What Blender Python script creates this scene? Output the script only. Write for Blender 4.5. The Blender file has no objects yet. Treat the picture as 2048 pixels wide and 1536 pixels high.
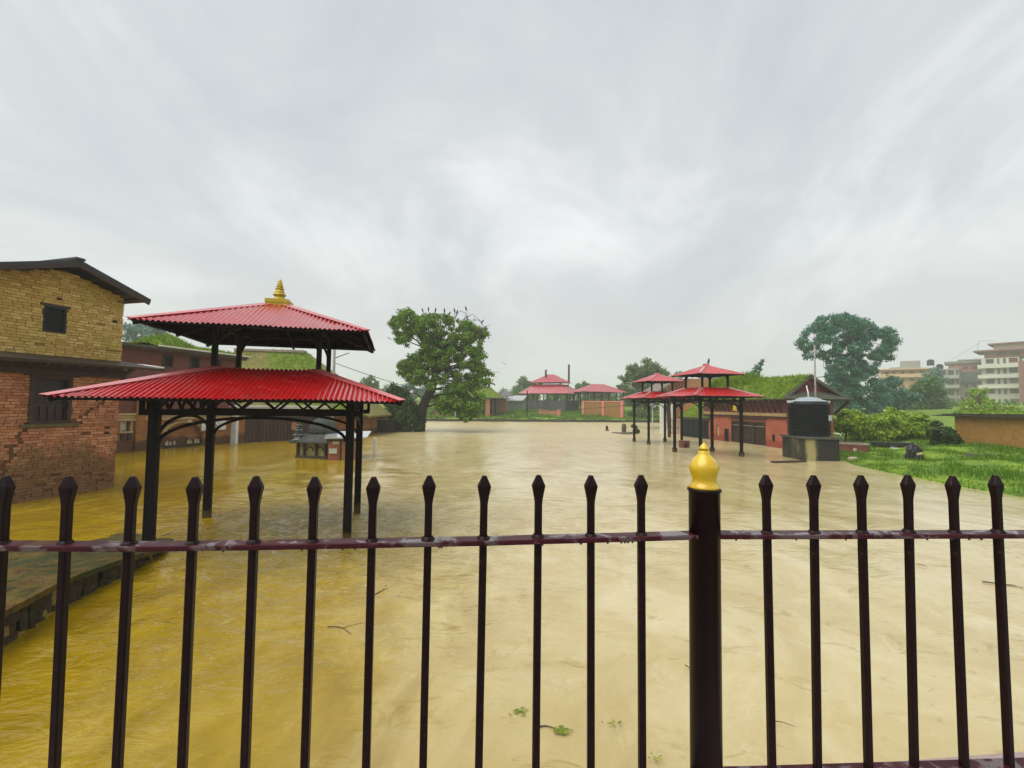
import bpy, bmesh, math, random
import numpy as np
from mathutils import Vector, Matrix
random.seed(7); rng = np.random.default_rng(11)
scene = bpy.context.scene
COL = scene.collection

# ------------------------------------------------------------------ camera
CAM_H = 2.0
FPX, IMG_W, IMG_H = 900.0, 2048.0, 1536.0
_zen = np.array([248.0, -18968.0, FPX]); _up = _zen / np.linalg.norm(_zen)
_f = np.array([0, 0, 1.0]); _Y = _f - _up * (_f @ _up); _Y /= np.linalg.norm(_Y)
_X = np.cross(_Y, _up); _M = np.array([_X, _Y, _up])          # camera (right, down, forward) -> world
cam_d = bpy.data.cameras.new('camera'); cam = bpy.data.objects.new('camera', cam_d); COL.objects.link(cam)
cam_d.sensor_width = 36.0; cam_d.lens = 36.0 * FPX / IMG_W
cam_d.clip_start = 0.05; cam_d.clip_end = 3000
_r = _M @ np.array([1, 0, 0.]); _u = _M @ np.array([0, -1, 0.]); _b = _M @ np.array([0, 0, -1.])
cam.matrix_world = Matrix(((_r[0], _u[0], _b[0], 0), (_r[1], _u[1], _b[1], 0), (_r[2], _u[2], _b[2], CAM_H), (0, 0, 0, 1)))
scene.camera = cam

# ------------------------------------------------------------------ world: overcast sky
SUN_EL, SUN_AZ = math.radians(60), math.radians(-125)
w = bpy.data.worlds.new('World'); scene.world = w; w.use_nodes = True
nt = w.node_tree; nt.nodes.clear()
def wn(t, **k):
    n = nt.nodes.new(t)
    for a, v in k.items(): setattr(n, a, v)
    return n
out = wn('ShaderNodeOutputWorld'); bg1 = wn('ShaderNodeBackground'); bg2 = wn('ShaderNodeBackground'); mx = wn('ShaderNodeMixShader')
sky = wn('ShaderNodeTexSky', sky_type='NISHITA', sun_disc=False)
sky.sun_elevation = SUN_EL; sky.sun_rotation = SUN_AZ
nt.links.new(sky.outputs[0], bg1.inputs[0]); bg1.inputs[1].default_value = 0.06
tc = wn('ShaderNodeTexCoord'); sep = wn('ShaderNodeSeparateXYZ'); nt.links.new(tc.outputs['Generated'], sep.inputs[0])
def wm(op, a, b=None):
    n = wn('ShaderNodeMath', operation=op)
    for i, v in enumerate((a, b)):
        if v is None: continue
        if hasattr(v, 'links'): nt.links.new(v, n.inputs[i])
        else: n.inputs[i].default_value = v
    return n.outputs[0]
zz = wm('MAXIMUM', sep.outputs[2], 0.0); den = wm('ADD', zz, 0.42)
cmb = wn('ShaderNodeCombineXYZ')
nt.links.new(wm('DIVIDE', sep.outputs[0], den), cmb.inputs[0]); nt.links.new(wm('DIVIDE', sep.outputs[1], den), cmb.inputs[1])
mp = wn('ShaderNodeMapping'); mp.inputs['Rotation'].default_value = (0, 0, -0.6); mp.inputs['Scale'].default_value = (1.7, 1.35, 1); mp.inputs['Location'].default_value = (0.9, 0.2, 0)
nt.links.new(cmb.outputs[0], mp.inputs[0])
n1 = wn('ShaderNodeTexNoise'); n1.inputs['Scale'].default_value = 1.1; n1.inputs['Detail'].default_value = 9; n1.inputs['Roughness'].default_value = 0.6; n1.inputs['Distortion'].default_value = 0.6
nt.links.new(mp.outputs[0], n1.inputs['Vector'])
n2 = wn('ShaderNodeTexNoise'); n2.inputs['Scale'].default_value = 0.55; n2.inputs['Detail'].default_value = 3
nt.links.new(mp.outputs[0], n2.inputs['Vector'])
sm = wm('ADD', wm('MULTIPLY', n1.outputs['Fac'], 0.65), wm('MULTIPLY', n2.outputs['Fac'], 0.35))
cr = wn('ShaderNodeValToRGB'); e = cr.color_ramp.elements
e[0].position = 0.36; e[0].color = (0.315, 0.335, 0.360, 1)
e[1].position = 0.64; e[1].color = (0.535, 0.548, 0.548, 1)
m_ = e.new(0.5); m_.color = (0.388, 0.404, 0.415, 1)
nt.links.new(sm, cr.inputs[0])
# towards the horizon the cloud sheet evens out to a warm grey
hz = wn('ShaderNodeMapRange'); hz.inputs['From Min'].default_value = 0.02; hz.inputs['From Max'].default_value = 0.34; hz.inputs['To Min'].default_value = 0.85; hz.inputs['To Max'].default_value = 0.0
nt.links.new(sep.outputs[2], hz.inputs['Value'])
mixc = wn('ShaderNodeMixRGB'); nt.links.new(hz.outputs[0], mixc.inputs[0]); nt.links.new(cr.outputs[0], mixc.inputs[1]); mixc.inputs[2].default_value = (0.412, 0.412, 0.402, 1)
nt.links.new(mixc.outputs[0], bg2.inputs[0]); bg2.inputs[1].default_value = 1.0
mx.inputs[0].default_value = 0.93
nt.links.new(bg1.outputs[0], mx.inputs[1]); nt.links.new(bg2.outputs[0], mx.inputs[2]); nt.links.new(mx.outputs[0], out.inputs[0])

# ------------------------------------------------------------------ sun behind the cloud, exposure
sl = bpy.data.lights.new('sun', 'SUN'); sl.energy = 1.5; sl.angle = math.radians(60); sl.color = (1.0, 0.95, 0.88)
so = bpy.data.objects.new('sun', sl); COL.objects.link(so)
_sd = Vector((math.sin(SUN_AZ) * math.cos(SUN_EL), math.cos(SUN_AZ) * math.cos(SUN_EL), math.sin(SUN_EL)))
so.rotation_euler = _sd.to_track_quat('Z', 'Y').to_euler(); so.location = (0, 0, 40)
vs = scene.view_settings; vs.view_transform = 'Standard'; vs.look = 'None'; vs.exposure = 0.92; vs.gamma = 1.0; vs.use_curve_mapping = False
scene.cycles.volume_bounces = 3 if hasattr(scene.cycles, 'volume_bounces') else 0
scene.cycles.max_bounces = 8

# ------------------------------------------------------------------ surveying helpers: a sight line of the photograph to a point of the place
def ray(px, py): return _M @ np.array([px - 1024.0, py - 768.0, FPX])
def gp(px, py, z=0.0):
    r = ray(px, py); t = (z - CAM_H) / r[2]; return Vector((r[0] * t, r[1] * t, z))
def at(px, py, D):
    r = ray(px, py); t = D / r[1]; return Vector((r[0] * t, D, CAM_H + r[2] * t))
def gph(px, py, it=14):                                             # where a sight line meets the sloping ground
    z = 0.2
    for _ in range(it): p = gp(px, py, z); z = .5 * z + .5 * float(height(np.array([p.x]), np.array([p.y]))[0])
    return gp(px, py, z)
def M(px, D): return px * D / FPX                                 # a length of px pixels at distance D, in metres
# ------------------------------------------------------------------ mesh helpers
class MB:
    def __init__(s): s.v = []; s.f = []
    def add(s, vs, fs):
        o = len(s.v); s.v += [tuple(p) for p in vs]; s.f += [tuple(i + o for i in f) for f in fs]; return s
    def box(s, x0, x1, y0, y1, z0, z1):
        return s.add([(x0, y0, z0), (x1, y0, z0), (x1, y1, z0), (x0, y1, z0), (x0, y0, z1), (x1, y0, z1), (x1, y1, z1), (x0, y1, z1)],
                     [(3, 2, 1, 0), (4, 5, 6, 7), (0, 1, 5, 4), (1, 2, 6, 5), (2, 3, 7, 6), (3, 0, 4, 7)])
    def bar(s, a, b, wd, ht, up=(0, 0, 1)):
        a = Vector(a); b = Vector(b); d = (b - a).normalized(); u = Vector(up)
        r = d.cross(u)
        if r.length < 1e-4: r = d.cross(Vector((0, 1, 0)))
        r.normalize(); u = r.cross(d)
        P = []
        for p in (a, b):
            for sx, sy in ((-1, -1), (1, -1), (1, 1), (-1, 1)): P.append(p + r * sx * wd / 2 + u * sy * ht / 2)
        return s.add(P, [(0, 1, 2, 3), (7, 6, 5, 4), (0, 4, 5, 1), (1, 5, 6, 2), (2, 6, 7, 3), (3, 7, 4, 0)])
    def tube(s, pts, rad, n=8, cap=True):
        pts = [Vector(p) for p in pts]
        if not hasattr(rad, '__len__'): rad = [rad] * len(pts)
        o = len(s.v); prev = None
        for i, p in enumerate(pts):
            d = (pts[min(i + 1, len(pts) - 1)] - pts[max(i - 1, 0)]).normalized()
            if prev is None:
                r = d.cross(Vector((0, 0, 1)))
                if r.length < 1e-3: r = d.cross(Vector((1, 0, 0)))
            else:
                r = prev - d * prev.dot(d)
            r.normalize(); prev = r; u = r.cross(d)
            for k in range(n):
                t = 2 * math.pi * k / n; s.v.append(tuple(p + (r * math.cos(t) + u * math.sin(t)) * rad[i]))
        for i in range(len(pts) - 1):
            for k in range(n):
                s.f.append((o + i * n + k, o + i * n + (k + 1) % n, o + (i + 1) * n + (k + 1) % n, o + (i + 1) * n + k))
        if cap:
            s.f.append(tuple(o + k for k in range(n))[::-1]); s.f.append(tuple(o + (len(pts) - 1) * n + k for k in range(n)))
        return s
    def lathe(s, prof, c=(0, 0, 0), n=16, sq=(1, 1)):
        o = len(s.v)
        for r, z in prof:
            for k in range(n):
                t = 2 * math.pi * (k + .5) / n; s.v.append((c[0] + r * math.cos(t) * sq[0], c[1] + r * math.sin(t) * sq[1], c[2] + z))
        for i in range(len(prof) - 1):
            for k in range(n):
                s.f.append((o + i * n + k, o + i * n + (k + 1) % n, o + (i + 1) * n + (k + 1) % n, o + (i + 1) * n + k))
        s.f.append(tuple(o + k for k in range(n))[::-1]); s.f.append(tuple(o + (len(prof) - 1) * n + k for k in range(n)))
        return s
    def prism(s, poly, z0, z1):
        n = len(poly)
        return s.add([(p[0], p[1], z0) for p in poly] + [(p[0], p[1], z1) for p in poly],
                     [tuple(range(n))[::-1], tuple(range(n, 2 * n))] + [(i, (i + 1) % n, n + (i + 1) % n, n + i) for i in range(n)])
    def xprism(s, poly, y0, y1):                                   # polygon in (x, z), thickness in y
        n = len(poly)
        return s.add([(p[0], y0, p[1]) for p in poly] + [(p[0], y1, p[1]) for p in poly],
                     [tuple(range(n)), tuple(range(n, 2 * n))[::-1]] + [(i, n + i, n + (i + 1) % n, (i + 1) % n) for i in range(n)])
    def slab(s, quad, t):                                          # a quad given thickness t downwards along its normal
        q = [Vector(p) for p in quad]; nn = (q[1] - q[0]).cross(q[3] - q[0]).normalized()
        if nn.z < 0: nn = -nn
        return s.add(list(q) + [p - nn * t for p in q], [(0, 1, 2, 3), (7, 6, 5, 4), (0, 4, 5, 1), (1, 5, 6, 2), (2, 6, 7, 3), (3, 7, 4, 0)])
    def mesh(s, name, mat=None, smooth=False):
        me = bpy.data.meshes.new(name); me.from_pydata(s.v, [], s.f); me.validate()
        bm = bmesh.new(); bm.from_mesh(me); bmesh.ops.recalc_face_normals(bm, faces=bm.faces); bm.to_mesh(me); bm.free()
        if mat: me.materials.append(mat)
        if smooth:
            for p in me.polygons: p.use_smooth = True
        return me
    def build(s, name, mat=None, parent=None, smooth=False, bevel=0):
        o = bpy.data.objects.new(name, s.mesh(name, mat, smooth)); COL.objects.link(o)
        if parent: o.parent = parent
        if bevel:
            b = o.modifiers.new('bevel', 'BEVEL'); b.width = bevel; b.segments = 2; b.limit_method = 'ANGLE'
        return o
def tag(o, label=None, cat=None, group=None, kind=None):
    if label: o['label'] = label
    if cat: o['category'] = cat
    if group: o['group'] = group
    if kind: o['kind'] = kind
    return o
def thing(name, label, cat, loc=(0, 0, 0), rz=0, group=None):
    o = bpy.data.objects.new(name, None); COL.objects.link(o); o.location = loc; o.rotation_euler = (0, 0, rz); o.empty_display_size = .2
    return tag(o, label, cat, group)
def copy_tree(o, parent=None):
    c = o.copy(); COL.objects.link(c)
    if parent: c.parent = parent
    for ch in list(o.children): copy_tree(ch, c)
    return c
def np_mesh(name, V, F, mat=None):
    V = np.asarray(V, np.float32); F = np.asarray(F, np.int32); k = F.shape[1]
    me = bpy.data.meshes.new(name); me.vertices.add(len(V)); me.vertices.foreach_set('co', V.ravel())
    me.loops.add(F.size); me.loops.foreach_set('vertex_index', F.ravel()); me.polygons.add(len(F))
    me.polygons.foreach_set('loop_start', np.arange(0, F.size, k, dtype=np.int32)); me.polygons.foreach_set('loop_total', np.full(len(F), k, np.int32))
    me.update(calc_edges=True)
    if mat: me.materials.append(mat)
    return me
def np_obj(name, V, F, mat, parent=None):
    o = bpy.data.objects.new(name, np_mesh(name, V, F, mat)); COL.objects.link(o)
    if parent: o.parent = parent
    return o

# ------------------------------------------------------------------ material helpers
def newmat(name):
    m = bpy.data.materials.new(name); m.use_nodes = True; t = m.node_tree; b = t.nodes['Principled BSDF']; return m, t, b
def N(t, typ, **k):
    n = t.nodes.new(typ)
    for a, v in k.items():
        if a in n.inputs.keys(): n.inputs[a].default_value = v
        else: setattr(n, a, v)
    return n
def coords(t, space='Object', scale=(1, 1, 1)):
    tc = N(t, 'ShaderNodeTexCoord'); mp = N(t, 'ShaderNodeMapping'); mp.inputs['Scale'].default_value = scale
    if space == 'World':
        g = N(t, 'ShaderNodeNewGeometry'); t.links.new(g.outputs['Position'], mp.inputs[0])
    else: t.links.new(tc.outputs[space], mp.inputs[0])
    return mp.outputs[0]
def noise(t, vec, scale, detail=5, rough=.55, dist=0):
    n = N(t, 'ShaderNodeTexNoise'); n.inputs['Scale'].default_value = scale; n.inputs['Detail'].default_value = detail
    n.inputs['Roughness'].default_value = rough; n.inputs['Distortion'].default_value = dist; t.links.new(vec, n.inputs['Vector']); return n.outputs['Fac']
def ramp(t, fac, stops):
    r = N(t, 'ShaderNodeValToRGB'); el = r.color_ramp.elements
    while len(el) < len(stops): el.new(.5)
    for e_, (p, c) in zip(el, stops):
        e_.position = p; e_.color = (*c, 1) if len(c) == 3 else c
    t.links.new(fac, r.inputs[0]); return r.outputs[0]
def mixc_(t, fac, a, b, mode='MIX'):
    n = N(t, 'ShaderNodeMixRGB', blend_type=mode)
    for i, v in enumerate((fac, a, b)):
        if hasattr(v, 'links'): t.links.new(v, n.inputs[i])
        elif i == 0: n.inputs[0].default_value = v
        else: n.inputs[i].default_value = (*v, 1)
    return n.outputs[0]
def mth(t, op, a, b=0.0):
    n = N(t, 'ShaderNodeMath', operation=op)
    for i, v in enumerate((a, b)):
        if hasattr(v, 'links'): t.links.new(v, n.inputs[i])
        else: n.inputs[i].default_value = v
    return n.outputs[0]
def bump(t, b, h, strength=.3, dist=.02):
    n = N(t, 'ShaderNodeBump'); n.inputs['Strength'].default_value = strength; n.inputs['Distance'].default_value = dist
    t.links.new(h, n.inputs['Height']); t.links.new(n.outputs[0], b.inputs['Normal']); return n
def mat(name, c1, c2=None, rough=.6, scale=6, bscale=40, bstr=.25, bdist=.01, metal=0, coat=0, spec=.5, space='Object', c3=None, sc=(1, 1, 1)):
    m, t, b = newmat(name); v = coords(t, space, sc); c2 = c2 or tuple(x * .7 for x in c1)
    st = [(.32, c1), (.68, c2)] if c3 is None else [(.28, c1), (.5, c2), (.72, c3)]
    t.links.new(ramp(t, noise(t, v, scale, 6, .6), st), b.inputs['Base Color'])
    b.inputs['Roughness'].default_value = rough; b.inputs['Metallic'].default_value = metal; b.inputs['Specular IOR Level'].default_value = spec
    if coat: b.inputs['Coat Weight'].default_value = coat; b.inputs['Coat Roughness'].default_value = .08
    if bstr: bump(t, b, noise(t, v, bscale, 4), bstr, bdist)
    return m
def leafmat(name, cols, trans=.3, rough=.45):
    m, t, b = newmat(name); g = N(t, 'ShaderNodeNewGeometry')
    v = coords(t, 'World'); big = noise(t, v, .9, 3)
    f = mth(t, 'ADD', mth(t, 'MULTIPLY', g.outputs['Random Per Island'], .6), mth(t, 'MULTIPLY', big, .45))
    n = len(cols); col = ramp(t, f, [(.12 + .76 * i / max(n - 1, 1), c) for i, c in enumerate(cols)])
    t.links.new(col, b.inputs['Base Color']); b.inputs['Roughness'].default_value = rough; b.inputs['Specular IOR Level'].default_value = .35
    tr = N(t, 'ShaderNodeBsdfTranslucent'); t.links.new(col, tr.inputs[0]); ms = N(t, 'ShaderNodeMixShader'); ms.inputs[0].default_value = trans
    o = t.nodes['Material Output']; t.links.new(b.outputs[0], ms.inputs[1]); t.links.new(tr.outputs[0], ms.inputs[2]); t.links.new(ms.outputs[0], o.inputs[0])
    return m
def brickmat(name, a, b_, mortar, bw=.22, bh=.07, dirt=(.1, .07, .03), dirtamt=.5, wet=None, bumps=.5):
    m, t, b = newmat(name); v = coords(t); s = N(t, 'ShaderNodeSeparateXYZ'); t.links.new(v, s.inputs[0])
    c = N(t, 'ShaderNodeCombineXYZ'); t.links.new(mth(t, 'ADD', s.outputs[0], s.outputs[1]), c.inputs[0]); t.links.new(s.outputs[2], c.inputs[1])
    br = N(t, 'ShaderNodeTexBrick'); t.links.new(c.outputs[0], br.inputs['Vector'])
    br.inputs['Color1'].default_value = (*a, 1); br.inputs['Color2'].default_value = (*b_, 1); br.inputs['Mortar'].default_value = (*mortar, 1)
    br.inputs['Scale'].default_value = 1; br.inputs['Mortar Size'].default_value = .008; br.inputs['Brick Width'].default_value = bw; br.inputs['Row Height'].default_value = bh
    br.inputs['Bias'].default_value = 0
    nz = noise(t, v, 1.3, 6, .65); col = mixc_(t, mth(t, 'MULTIPLY', ramp(t, nz, [(.42, (0, 0, 0)), (.7, (1, 1, 1))]), dirtamt), br.outputs[0], dirt)
    nz2 = noise(t, v, 9, 4); col = mixc_(t, .35, col, ramp(t, nz2, [(.3, (.35, .35, .35)), (.7, (1, 1, 1))]), 'MULTIPLY')
    if wet:                                                          # a tide mark of damp above the water, with a ragged edge
        g = N(t, 'ShaderNodeNewGeometry'); sp = N(t, 'ShaderNodeSeparateXYZ'); t.links.new(g.outputs['Position'], sp.inputs[0])
        hh = mth(t, 'ADD', sp.outputs[2], mth(t, 'MULTIPLY', nz, -.7)); col = mixc_(t, ramp(t, hh, [(.0, (.75, .75, .75)), (.12, (0, 0, 0))]), col, wet)
    t.links.new(col, b.inputs['Base Color']); b.inputs['Roughness'].default_value = .75; b.inputs['Specular IOR Level'].default_value = .3
    bump(t, b, mth(t, 'ADD', mth(t, 'MULTIPLY', br.outputs['Fac'], -1.0), nz2), bumps, .012)
    return m

MAT = {}
MAT['iron'] = mat('iron', (.008, .0022, .003), (.013, .0035, .0045), .42, 30, 90, .25, .002, coat=.05, spec=.15)
_t = MAT['iron'].node_tree; _b = _t.nodes['Principled BSDF']; _v = coords(_t); _c = _b.inputs['Base Color'].links[0].from_socket   # chipped paint, rust showing
_t.links.new(mixc_(_t, ramp(_t, noise(_t, _v, 46, 6, .7), [(.66, (0, 0, 0)), (.70, (.8, .8, .8))]), _c, (.07, .022, .008)), _b.inputs['Base Color'])
MAT['rail'] = mat('rail_paint', (.035, .004, .008), (.060, .008, .015), .12, 14, 34, .5, .004, coat=1.0)
MAT['rail'].node_tree.nodes['Principled BSDF'].inputs['Coat IOR'].default_value = 2.1
_t = MAT['rail'].node_tree; _v = coords(_t, 'Object')                # rain lies on the rail in patches
_t.links.new(ramp(_t, noise(_t, _v, 13, 5, .65, .6), [(.49, (.05, .05, .05)), (.56, (1, 1, 1))]), _t.nodes['Principled BSDF'].inputs['Coat Weight'])
_t.nodes['Principled BSDF'].inputs['Roughness'].default_value = .4; _t.nodes['Principled BSDF'].inputs['Specular IOR Level'].default_value = .12
MAT['steel'] = mat('dark_steel', (.006, .006, .008), (.010, .008, .009), .55, 8, 60, .2, .003, spec=.1)
_t = MAT['steel'].node_tree; _b = _t.nodes['Principled BSDF']; _v = coords(_t, 'World'); _s = N(_t, 'ShaderNodeSeparateXYZ'); _t.links.new(_v, _s.inputs[0])
_h = mth(_t, 'ADD', _s.outputs[2], mth(_t, 'MULTIPLY', noise(_t, _v, 6, 5, .6), -.22))                # mud left where the flood has lapped
_t.links.new(mixc_(_t, ramp(_t, _h, [(.0, (.8, .8, .8)), (.07, (0, 0, 0))]), _b.inputs['Base Color'].links[0].from_socket, (.10, .07, .02)), _b.inputs['Base Color'])
MAT['gold'] = mat('gold_paint', (.70, .47, .015), (.58, .36, .010), .28, 14, 60, .3, .003, metal=.08, coat=.5)
MAT['goldfin'] = mat('yellow_gilt', (.55, .42, .03), (.40, .28, .02), .4, 12, 50, .3, .004, metal=.2)
MAT['stone'] = mat('pale_stone', (.40, .34, .22), (.26, .21, .10), .7, 9, 30, .5, .02, c3=(.15, .12, .05))
MAT['wood'] = mat('dark_wood', (.022, .013, .009), (.045, .024, .014), .6, 5, 25, .5, .01, sc=(1, 1, 8))
MAT['timber'] = mat('weathered_timber', (.06, .032, .022), (.028, .016, .012), .7, 8, 40, .4, .01)
MAT['slate'] = mat('slate', (.012, .013, .016), (.024, .024, .026), .5, 6, 30, .4, .01)
MAT['white'] = mat('white_paint', (.74, .74, .72), (.60, .60, .56), .5, 4, 30, .2, .004)
MAT['tan'] = mat('tan_plaster', (.48, .34, .16), (.36, .24, .10), .7, 5, 30, .25, .006)
MAT['pink'] = mat('pink_paint', (.72, .24, .20), (.60, .18, .15), .6, 3, 30, .2, .004)
MAT['black'] = mat('black_void', (.006, .006, .007), (.012, .011, .010), .8, 3, 20, 0)
MAT['concrete'] = mat('concrete', (.30, .29, .26), (.20, .19, .16), .75, 5, 30, .4, .01)
MAT['bark'] = mat('bark', (.045, .032, .020), (.020, .015, .010), .85, 7, 30, .8, .03, sc=(1, 1, .3))

# red roofing sheet: painted bright red above, dark primer beneath blackened with painted-in shade
def roofmat(name, top, top2, under, rough=.3):
    m, t, b = newmat(name); g = N(t, 'ShaderNodeNewGeometry'); v = coords(t)
    c = ramp(t, noise(t, v, 5, 6, .6), [(.3, top), (.7, top2)])
    c = mixc_(t, ramp(t, noise(t, v, 1.6, 8, .7, .5), [(.50, (0, 0, 0)), (.66, (.55, .55, .55))]), c, tuple(.55 * x_ + .06 for x_ in top)); c = mixc_(t, ramp(t, noise(t, v, 11, 8, .75), [(.58, (0, 0, 0)), (.68, (.3, .3, .3))]), c, (.16, .016, .012))
    sp = noise(t, v, 55, 2); c = mixc_(t, ramp(t, sp, [(.70, (0, 0, 0)), (.74, (.35, .35, .35))]), c, (.5, .28, .25))
    col = mixc_(t, g.outputs['Backfacing'], c, under); t.links.new(col, b.inputs['Base Color'])
    b.inputs['Roughness'].default_value = rough; t.links.new(mth(t, 'MULTIPLY', mth(t, 'SUBTRACT', 1.0, g.outputs['Backfacing']), .5), b.inputs['Specular IOR Level']); t.links.new(ramp(t, noise(t, v, 4, 6, .7), [(.35, (.10, .10, .10)), (.65, (.30, .30, .30))]), b.inputs['Coat Roughness']); b.inputs['Coat IOR'].default_value = 1.75
    t.links.new(mth(t, 'SUBTRACT', 1.0, g.outputs['Backfacing']), b.inputs['Coat Weight'])
    bump(t, b, noise(t, v, 18, 3), .12, .01)
    return m
MAT['redroof'] = roofmat('red_roofing', (.52, .006, .008), (.42, .004, .006), (.006, .002, .002))
MAT['redcap'] = roofmat('red_ridge_cap', (.62, .15, .15), (.54, .11, .12), (.012, .004, .004), .22)  # paler than the sheets: sky reflection painted into the cap colour
MAT['farroof'] = roofmat('far_red_roofing', (.42, .02, .034), (.36, .014, .028), (.04, .015, .015), .4)

LEAF = dict(
 main=leafmat('leaves_main', [(.026, .075, .008), (.08, .19, .012), (.16, .31, .016), (.28, .42, .04)]),
 vine=leafmat('leaves_vine', [(.012, .036, .010), (.036, .085, .014), (.08, .16, .018)]),
 teal=leafmat('leaves_teal', [(.035, .135, .092), (.07, .215, .14), (.12, .30, .185)]),  # bluish tint of the rain haze painted into the leaf colour
 far=leafmat('leaves_far', [(.05, .11, .025), (.09, .19, .038), (.17, .28, .06)]),
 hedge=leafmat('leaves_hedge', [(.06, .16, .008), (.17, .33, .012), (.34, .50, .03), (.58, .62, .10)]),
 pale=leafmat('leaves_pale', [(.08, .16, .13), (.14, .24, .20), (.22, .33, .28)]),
 moss=leafmat('moss_tufts', [(.08, .17, .006), (.17, .30, .008), (.30, .42, .015)]),
 grass=leafmat('grass_blades', [(.045, .13, .003), (.10, .22, .005), (.19, .33, .012)], .25),
)
# ------------------------------------------------------------------ flood basin outline, ground, water
POND = np.array([(12.3, -60), (12.3, 8.5), (11.95, 10.6), (11.9, 11.7), (11.9, 13.1), (12.15, 15.1), (12.45, 16.6), (12.9, 17.4), (13.0, 18.4), (14.6, 22.9), (13.5, 28.4), (12.9, 32.2),
                 (16.5, 45), (20.9, 59.6), (15.2, 57.9), (8, 56.9), (2, 55.9), (-1.4, 55.4), (-6, 54.5), (-10.3, 53.8), (-16, 52), (-20, 46), (-22, 38), (-19, 26), (-22, 15), (-22, -60)], float)
def signed(x, y):
    x = np.asarray(x, float); y = np.asarray(y, float); d = np.full(x.shape, 1e9); inside = np.zeros(x.shape, bool); n = len(POND)
    for i in range(n):
        a = POND[i]; b = POND[(i + 1) % n]; e = b - a; L = e @ e
        t = np.clip(((x - a[0]) * e[0] + (y - a[1]) * e[1]) / L, 0, 1)
        d = np.minimum(d, np.hypot(x - a[0] - t * e[0], y - a[1] - t * e[1]))
        c = ((a[1] > y) != (b[1] > y)) & (x < (b[0] - a[0]) * (y - a[1]) / (b[1] - a[1] + 1e-12) + a[0]); inside ^= c
    return np.where(inside, -d, d)
def wob(x, y): return .07 * np.sin(1.7 * x + .6 * y) * np.sin(1.1 * y - .4 * x + 1) + .04 * np.sin(4.1 * x + 2) * np.sin(3.7 * y)
def height(x, y):
    x = np.asarray(x, float); y = np.asarray(y, float)
    s = signed(x, y); far = 1 / (1 + np.exp(-(y - 45) / 4))
    up = np.clip(s, 0, None)
    right = .10 + .055 * np.minimum(up, 8) + .04 * np.clip(up - 8, 0, 90)
    back = .40 + .075 * np.minimum(up, 14) + .035 * np.clip(up - 14, 0, 70)
    edge = np.clip(s / .35, 0, 1)
    h = (right * (1 - far) + back * far + wob(x, y)) * edge
    return np.where(s < 0, np.maximum(-.9, s * 1.2 - .03), h)
def axis(lo, hi, fine, far):
    a = list(np.arange(lo, hi + 1e-6, fine)); s = fine
    while a[-1] < far: s *= 1.25; a.append(a[-1] + s)
    s = fine
    while a[0] > -far: s *= 1.25; a.insert(0, a[0] - s)
    return np.array(a)
gx, gy = axis(-24, 26, .3, 620), axis(4, 64, .3, 620)
XX, YY = np.meshgrid(gx, gy); ZZ = height(XX, YY)
idx = np.arange(XX.size).reshape(XX.shape)
F_ = np.stack([idx[:-1, :-1], idx[:-1, 1:], idx[1:, 1:], idx[1:, :-1]], -1).reshape(-1, 4)
m, t, b = newmat('meadow'); v = coords(t, 'World')
col = ramp(t, noise(t, v, .9, 7, .65), [(.3, (.05, .11, .004)), (.45, (.11, .22, .006)), (.6, (.20, .30, .012)), (.72, (.16, .15, .03))])
col = mixc_(t, ramp(t, noise(t, v, 3.3, 5), [(.56, (0, 0, 0)), (.72, (.7, .7, .7))]), col, (.09, .06, .025))
t.links.new(col, b.inputs['Base Color']); b.inputs['Roughness'].default_value = .9; bump(t, b, noise(t, v, 9, 6), .8, .08)
ground = np_obj('ground', np.stack([XX.ravel(), YY.ravel(), ZZ.ravel()], 1), F_, m); tag(ground, kind='structure')
for p in ground.data.polygons: p.use_smooth = True

# water: a fine rippled sheet
def ripple(x, y):
    q = 0.0
    for k, (a, f, amp) in enumerate(((.3, 1.1, .016), (.9, 1.9, .010), (-.4, 2.7, .007), (.5, 4.3, .0045), (1.3, 5.9, .003), (-.1, 8.3, .0022))):
        q = q + amp * np.sin(f * (x * math.cos(a) + y * math.sin(a)) * 1.3 + 1.7 * np.sin(.53 * f * (y * math.cos(a) - x * math.sin(a)) + k) + k * 1.9)
    return q
wx, wy = axis(-9, 9, .11, 60), axis(1, 14, .09, 70)
wx = wx[(wx > -24) & (wx < 24)]; wy = wy[(wy > -22) & (wy < 66)]
WX, WY = np.meshgrid(wx, wy)
WZ = ripple(WX, WY) * (.35 + .65 * (1 / (1 + ((WX + 2.5) / 4) ** 4)))
core = np.exp(-((WX + 2.6) / 3.6) ** 2 - ((WY - 7.2) / 3.6) ** 2)
q_ = 0
for k, (a, f, am) in enumerate(((.5, 8.0, .019), (1.2, 11.5, .015), (-.3, 15.0, .010), (.9, 20.0, .006))): q_ = q_ + am * (1 - 2 * np.abs(np.sin(.5 * f * (WX * math.cos(a) + WY * math.sin(a)) + 2.2 * np.sin(1.3 * WX - 1.7 * WY + k) + 1.5 * np.sin(2.9 * WY + 2.3 * WX))))
WZ += core * q_
# the race of water spilling round the plinth and its posts
WZ += .035 * np.exp(-((WX + 4.0) / 1.3) ** 2 - ((WY - 6.7) / .9) ** 2) * (1 + np.sin(9 * WX + 5 * WY))
idx = np.arange(WX.size).reshape(WX.shape)
F_ = np.stack([idx[:-1, :-1], idx[:-1, 1:], idx[1:, 1:], idx[1:, :-1]], -1).reshape(-1, 4)
m, t, b = newmat('muddy_water'); v = coords(t, 'World'); s = N(t, 'ShaderNodeSeparateXYZ'); t.links.new(v, s.inputs[0])
big = noise(t, coords(t, 'World', (.35, .16, 1)), 1, 6, .6, 1.2)
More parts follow.
